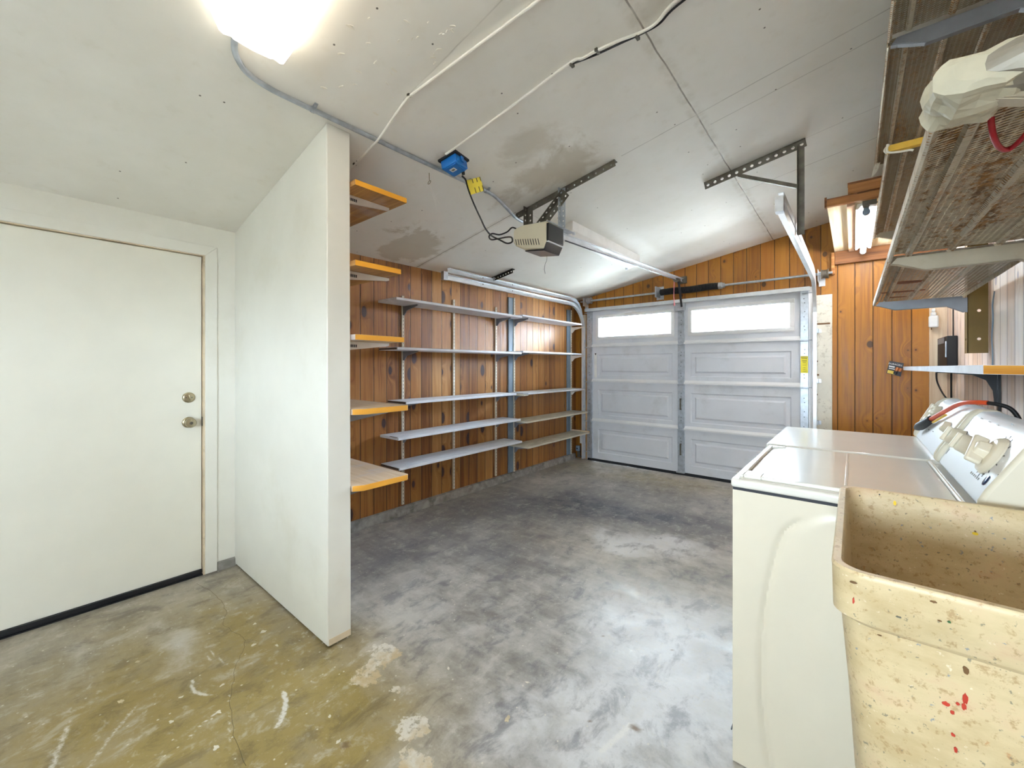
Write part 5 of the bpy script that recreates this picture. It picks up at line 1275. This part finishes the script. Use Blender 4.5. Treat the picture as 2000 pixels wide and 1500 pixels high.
# ------------------------------------------------------------------ laundry tub
sk = thing('laundry_tub', 'speckled beige plastic laundry tub with paint drips beside the washer', 'laundry sink', (.27, 1.10, 0))
def rrect(x0, x1, y0, y1, r, n=7):
    out = []
    for cx, cy, a0 in ((x1-r,y1-r,0),(x0+r,y1-r,PI/2),(x0+r,y0+r,PI),(x1-r,y0+r,1.5*PI)):
        for k in range(n): a = a0 + PI/2*k/(n-1); out.append((cx+r*math.cos(a), cy+r*math.sin(a)))
    return out
X0, X1, Y0, Y1 = -.028, .565, .808, 1.392
levels = [  # inset outside -> up over the rim -> down inside
 (.075,.56,.04),(.045,.575,.045),(.030,.60,.048),(.022,.74,.048),(.013,.858,.045),(.0125,.866,.045),(.006,.872,.042),(.0025,.876,.040),(.001,.940,.040),(.0005,.945,.040),(.003,.949,.040),(.0125,.949,.035),(.0155,.945,.034),(.018,.90,.034),(.030,.66,.045),(.042,.62,.05),(.085,.602,.05)]
vs = []; loops = []
for ins, z, r in levels:
    lp = rrect(X0+ins, X1-ins, Y0+ins, Y1-ins, max(.012, r)); loops.append(len(lp)); vs += [(x, y, z) for x, y in lp]
n = loops[0]; fs = [(i*n+k, i*n+(k+1)%n, (i+1)*n+(k+1)%n, (i+1)*n+k) for i in range(len(levels)-1) for k in range(n)]
fs += [tuple(range(n)), tuple((len(levels)-1)*n+k for k in range(n))]
b = MB().add(vs, fs); tub = b.build('tub', M['tub'], sk, smooth=True)
for x in (X0+.075, X1-.075):
    for y in (Y0+.075, Y1-.075): MB().prism([(x-.022,y-.022),(x+.022,y-.022),(x+.022,y-.012),(x-.012,y-.012),(x-.012,y+.022),(x-.022,y+.022)] , .0005, .575, 'z').build('leg', M['white_plastic'], sk)
MB().tube(spline([(.27,1.10,.57),(.27,1.10,.40),(.30,1.10,.34),(.36,1.10,.34),(.39,1.10,.40),(.45,1.10,.42),(.597,1.10,.42)],5), .019, 12).build('drain_pipe', M['white_plastic'], sk, smooth=True)
MB().lathe([(0,.03),(.003,.032)], (.27,1.10,.6022), (0,0,1), 20).build('drain', M['galv'], sk)
def yface(z):   # outside face of the near wall at height z
    for (i0,z0,_),(i1,z1,_) in zip(levels[:9], levels[1:10]):
        if z0 <= z <= z1: return Y0 + i0 + (i1-i0)*(z-z0)/(z1-z0)
    return Y0
def drip(x, z, w, h, m):
    y = yface(z); pts = []; w *= .75; h *= .75
    for k in range(12):
        a = 2*PI*k/12; q = 1 + .5*noise.noise(Vector((math.cos(a)*2+x*90, math.sin(a)*2, z*90)))
        pts.append((x+w*math.cos(a)*q, z+h*math.sin(a)*q))
    MB().prism(pts, y-.0018, y-.0002 if z < .858 or z > .876 else y+.002, 'y').build('paint_drip', M[m], tub)
for a in ((.117,.808,.0035,.009,'paint_red'),(.116,.796,.003,.006,'paint_red'),(.099,.791,.005,.004,'paint_red'),(.110,.797,.0025,.003,'paint_red'),(.105,.782,.003,.003,'paint_red'),(.106,.750,.0025,.003,'paint_red'),(.109,.730,.0025,.005,'paint_red'),
          (-.0,.905,.0015,.006,'paint_red'),(.117,.848,.004,.007,'paint_brown'),(.10,.913,.0022,.002,'paint_green'),(.091,.911,.003,.0012,'paint_brown'),(.0,.933,.006,.0018,'paint_brown'),(.085,.935,.005,.0018,'paint_brown'),(.05,.90,.004,.0015,'label_grey'),(.03,.86,.003,.001,'paint_brown')): drip(*a)
def drip_in(x, z, w, h, m):
    y = Y1 - (.018 + .012*(.90-z)/.24)
    w *= .8; h *= .8; MB().prism([(x+w*math.cos(2*PI*k/10), z+h*math.sin(2*PI*k/10)) for k in range(10)], y-.0020, y+.001, 'y').build('paint_drip', M[m], tub)
for a in ((.078,.925,.0035,.007,'paint_yellow'),(.21,.885,.006,.004,'paint_yellow'),(.05,.94,.002,.002,'ink'),(.012,.93,.002,.002,'ink'),(.21,.89,.002,.002,'paint_brown')): drip_in(*a)

# ------------------------------------------------------------------ outside the garage door
struct(MB().box(-30,30,-30,45,-.20,-.13).build('ground_outside', mat('pale_driveway','d6d2c8',.9,var=.06)))
struct(MB().prism([(5.09,2.30),(5.75,2.22),(5.75,2.36),(5.09,2.46)], -3.3, .9, 'x').build('added_eave', M['white_paint']))  # unseen eave added to keep steep sky light off the door
struct(MB().prism([(YB-.125,2.0),(YB-1.6,1.85),(YB-1.6,1.95),(YB-.125,2.1)], -2.5, 2., 'x').build('added_sky_screen', M['white_paint']))  # unseen slab added to screen high sky from the end window
hs = thing('neighbour_house', 'pale neighbouring house across the driveway seen through the garage door windows', 'house', (-2., 18., 0))
MB().box(-6.6,9,17,23,-.02,2.75).build('wall', mat('pale_render','e2d8d0',.85,var=.04), hs)
b = MB(); b.prism([(16.4,2.7),(20,4.5),(23.6,2.7),(23.6,2.85),(20,4.66),(16.4,2.85)], -7.2, 9.6, 'x'); b.build('roof', mat('pale_roof','d8c8c4',.9,var=.08), hs)
b = MB().box(-5.2,-3.6,16.98,17.04,1.0,2.2); b.build('window', mat('far_window','9fb0bd',.2), hs)
pp_ = MB().box(-5.55,-5.40,12.0,12.15,-.02,3.6); tag(pp_.build('porch_post', mat('grey_blue_post','9fb0be',.6), origin=(-5.47,12.07,0)), 'grey blue post outside the left garage door window', 'post')
tr = thing('tree', 'leafy tree beyond the driveway at the left of the garage door window', 'tree', (-9.6, 15., 0))
MB().tube([(-9.6,15,-.02),(-9.55,15,1.4),(-9.6,15.1,3.4)], [.16,.13,.08], 10).build('trunk', mat('tree_bark','5a4636',.9), tr)
b = MB(); R = random.Random(3)
for k in range(2600):
    while True:
        p = Vector((R.uniform(-1,1), R.uniform(-1,1), R.uniform(-1,1)))
        if .25 < p.length < 1: break
    p = Vector((-9.6 + p.x*1.9, 15 + p.y*1.6, 3.6 + p.z*1.5)); a = Vector((R.uniform(-1,1),R.uniform(-1,1),R.uniform(-1,1))).normalized()*.10; c = a.orthogonal().normalized()*.055
    b.add([p-a, p+c, p+a, p-c], [(0,1,2,3)])
b.build('foliage', mat('leaf_green','4c6f52',.6,var=.3,vs=3.), tr)

# ------------------------------------------------------------------ light
sc = bpy.context.scene
w = bpy.data.worlds.new('World'); sc.world = w; w.use_nodes = True
bg = w.node_tree.nodes['Background']; bg.inputs[0].default_value = (.77, .88, 1., 1); bg.inputs[1].default_value = 62.
def portal(name, loc, rot, sx, sy):
    l = bpy.data.lights.new(name, 'AREA'); l.shape = 'RECTANGLE'; l.size = sx; l.size_y = sy
    o = bpy.data.objects.new(name, l); C.objects.link(o); o.location = loc; o.rotation_euler = rot
    l.cycles.is_portal = True; return o
portal('added_window_portal', (XR+.11, (WY0+WY1)/2, (WZ0+WZ1)/2), (0, PI/2, 0), .8, .55)      # portals of the two added windows, facing into the room
portal('added_window_portal', ((BX0+BX1)/2, YB-.11, (BZ0+BZ1)/2), (PI/2, 0, 0), .8, .55)
portal('door_window_daylight', (-2.12, 4.99, 1.77), (-PI/2, 0, 0), .97, .28)
portal('door_window_daylight', (-.95, 4.99, 1.77), (-PI/2, 0, 0), .97, .28)

# ------------------------------------------------------------------ camera and colour
cam = bpy.data.cameras.new('camera'); co = bpy.data.objects.new('camera', cam); C.objects.link(co)
cam.sensor_width = 36.; cam.lens = 36*803.3/2000; cam.shift_y = -34.5/2000; cam.clip_start = .02
co.location = (0, 0, 1.26); co.rotation_euler = (PI/2, 0, math.radians(39.7))
sc.camera = co
sc.view_settings.view_transform = 'Standard'; sc.view_settings.look = 'None'; sc.view_settings.gamma = 1.; sc.view_settings.use_curve_mapping = False
sc.view_settings.exposure = 1.2
sc.cycles.use_denoising = True; sc.cycles.max_bounces = 10; sc.cycles.diffuse_bounces = 6; sc.cycles.transparent_max_bounces = 24
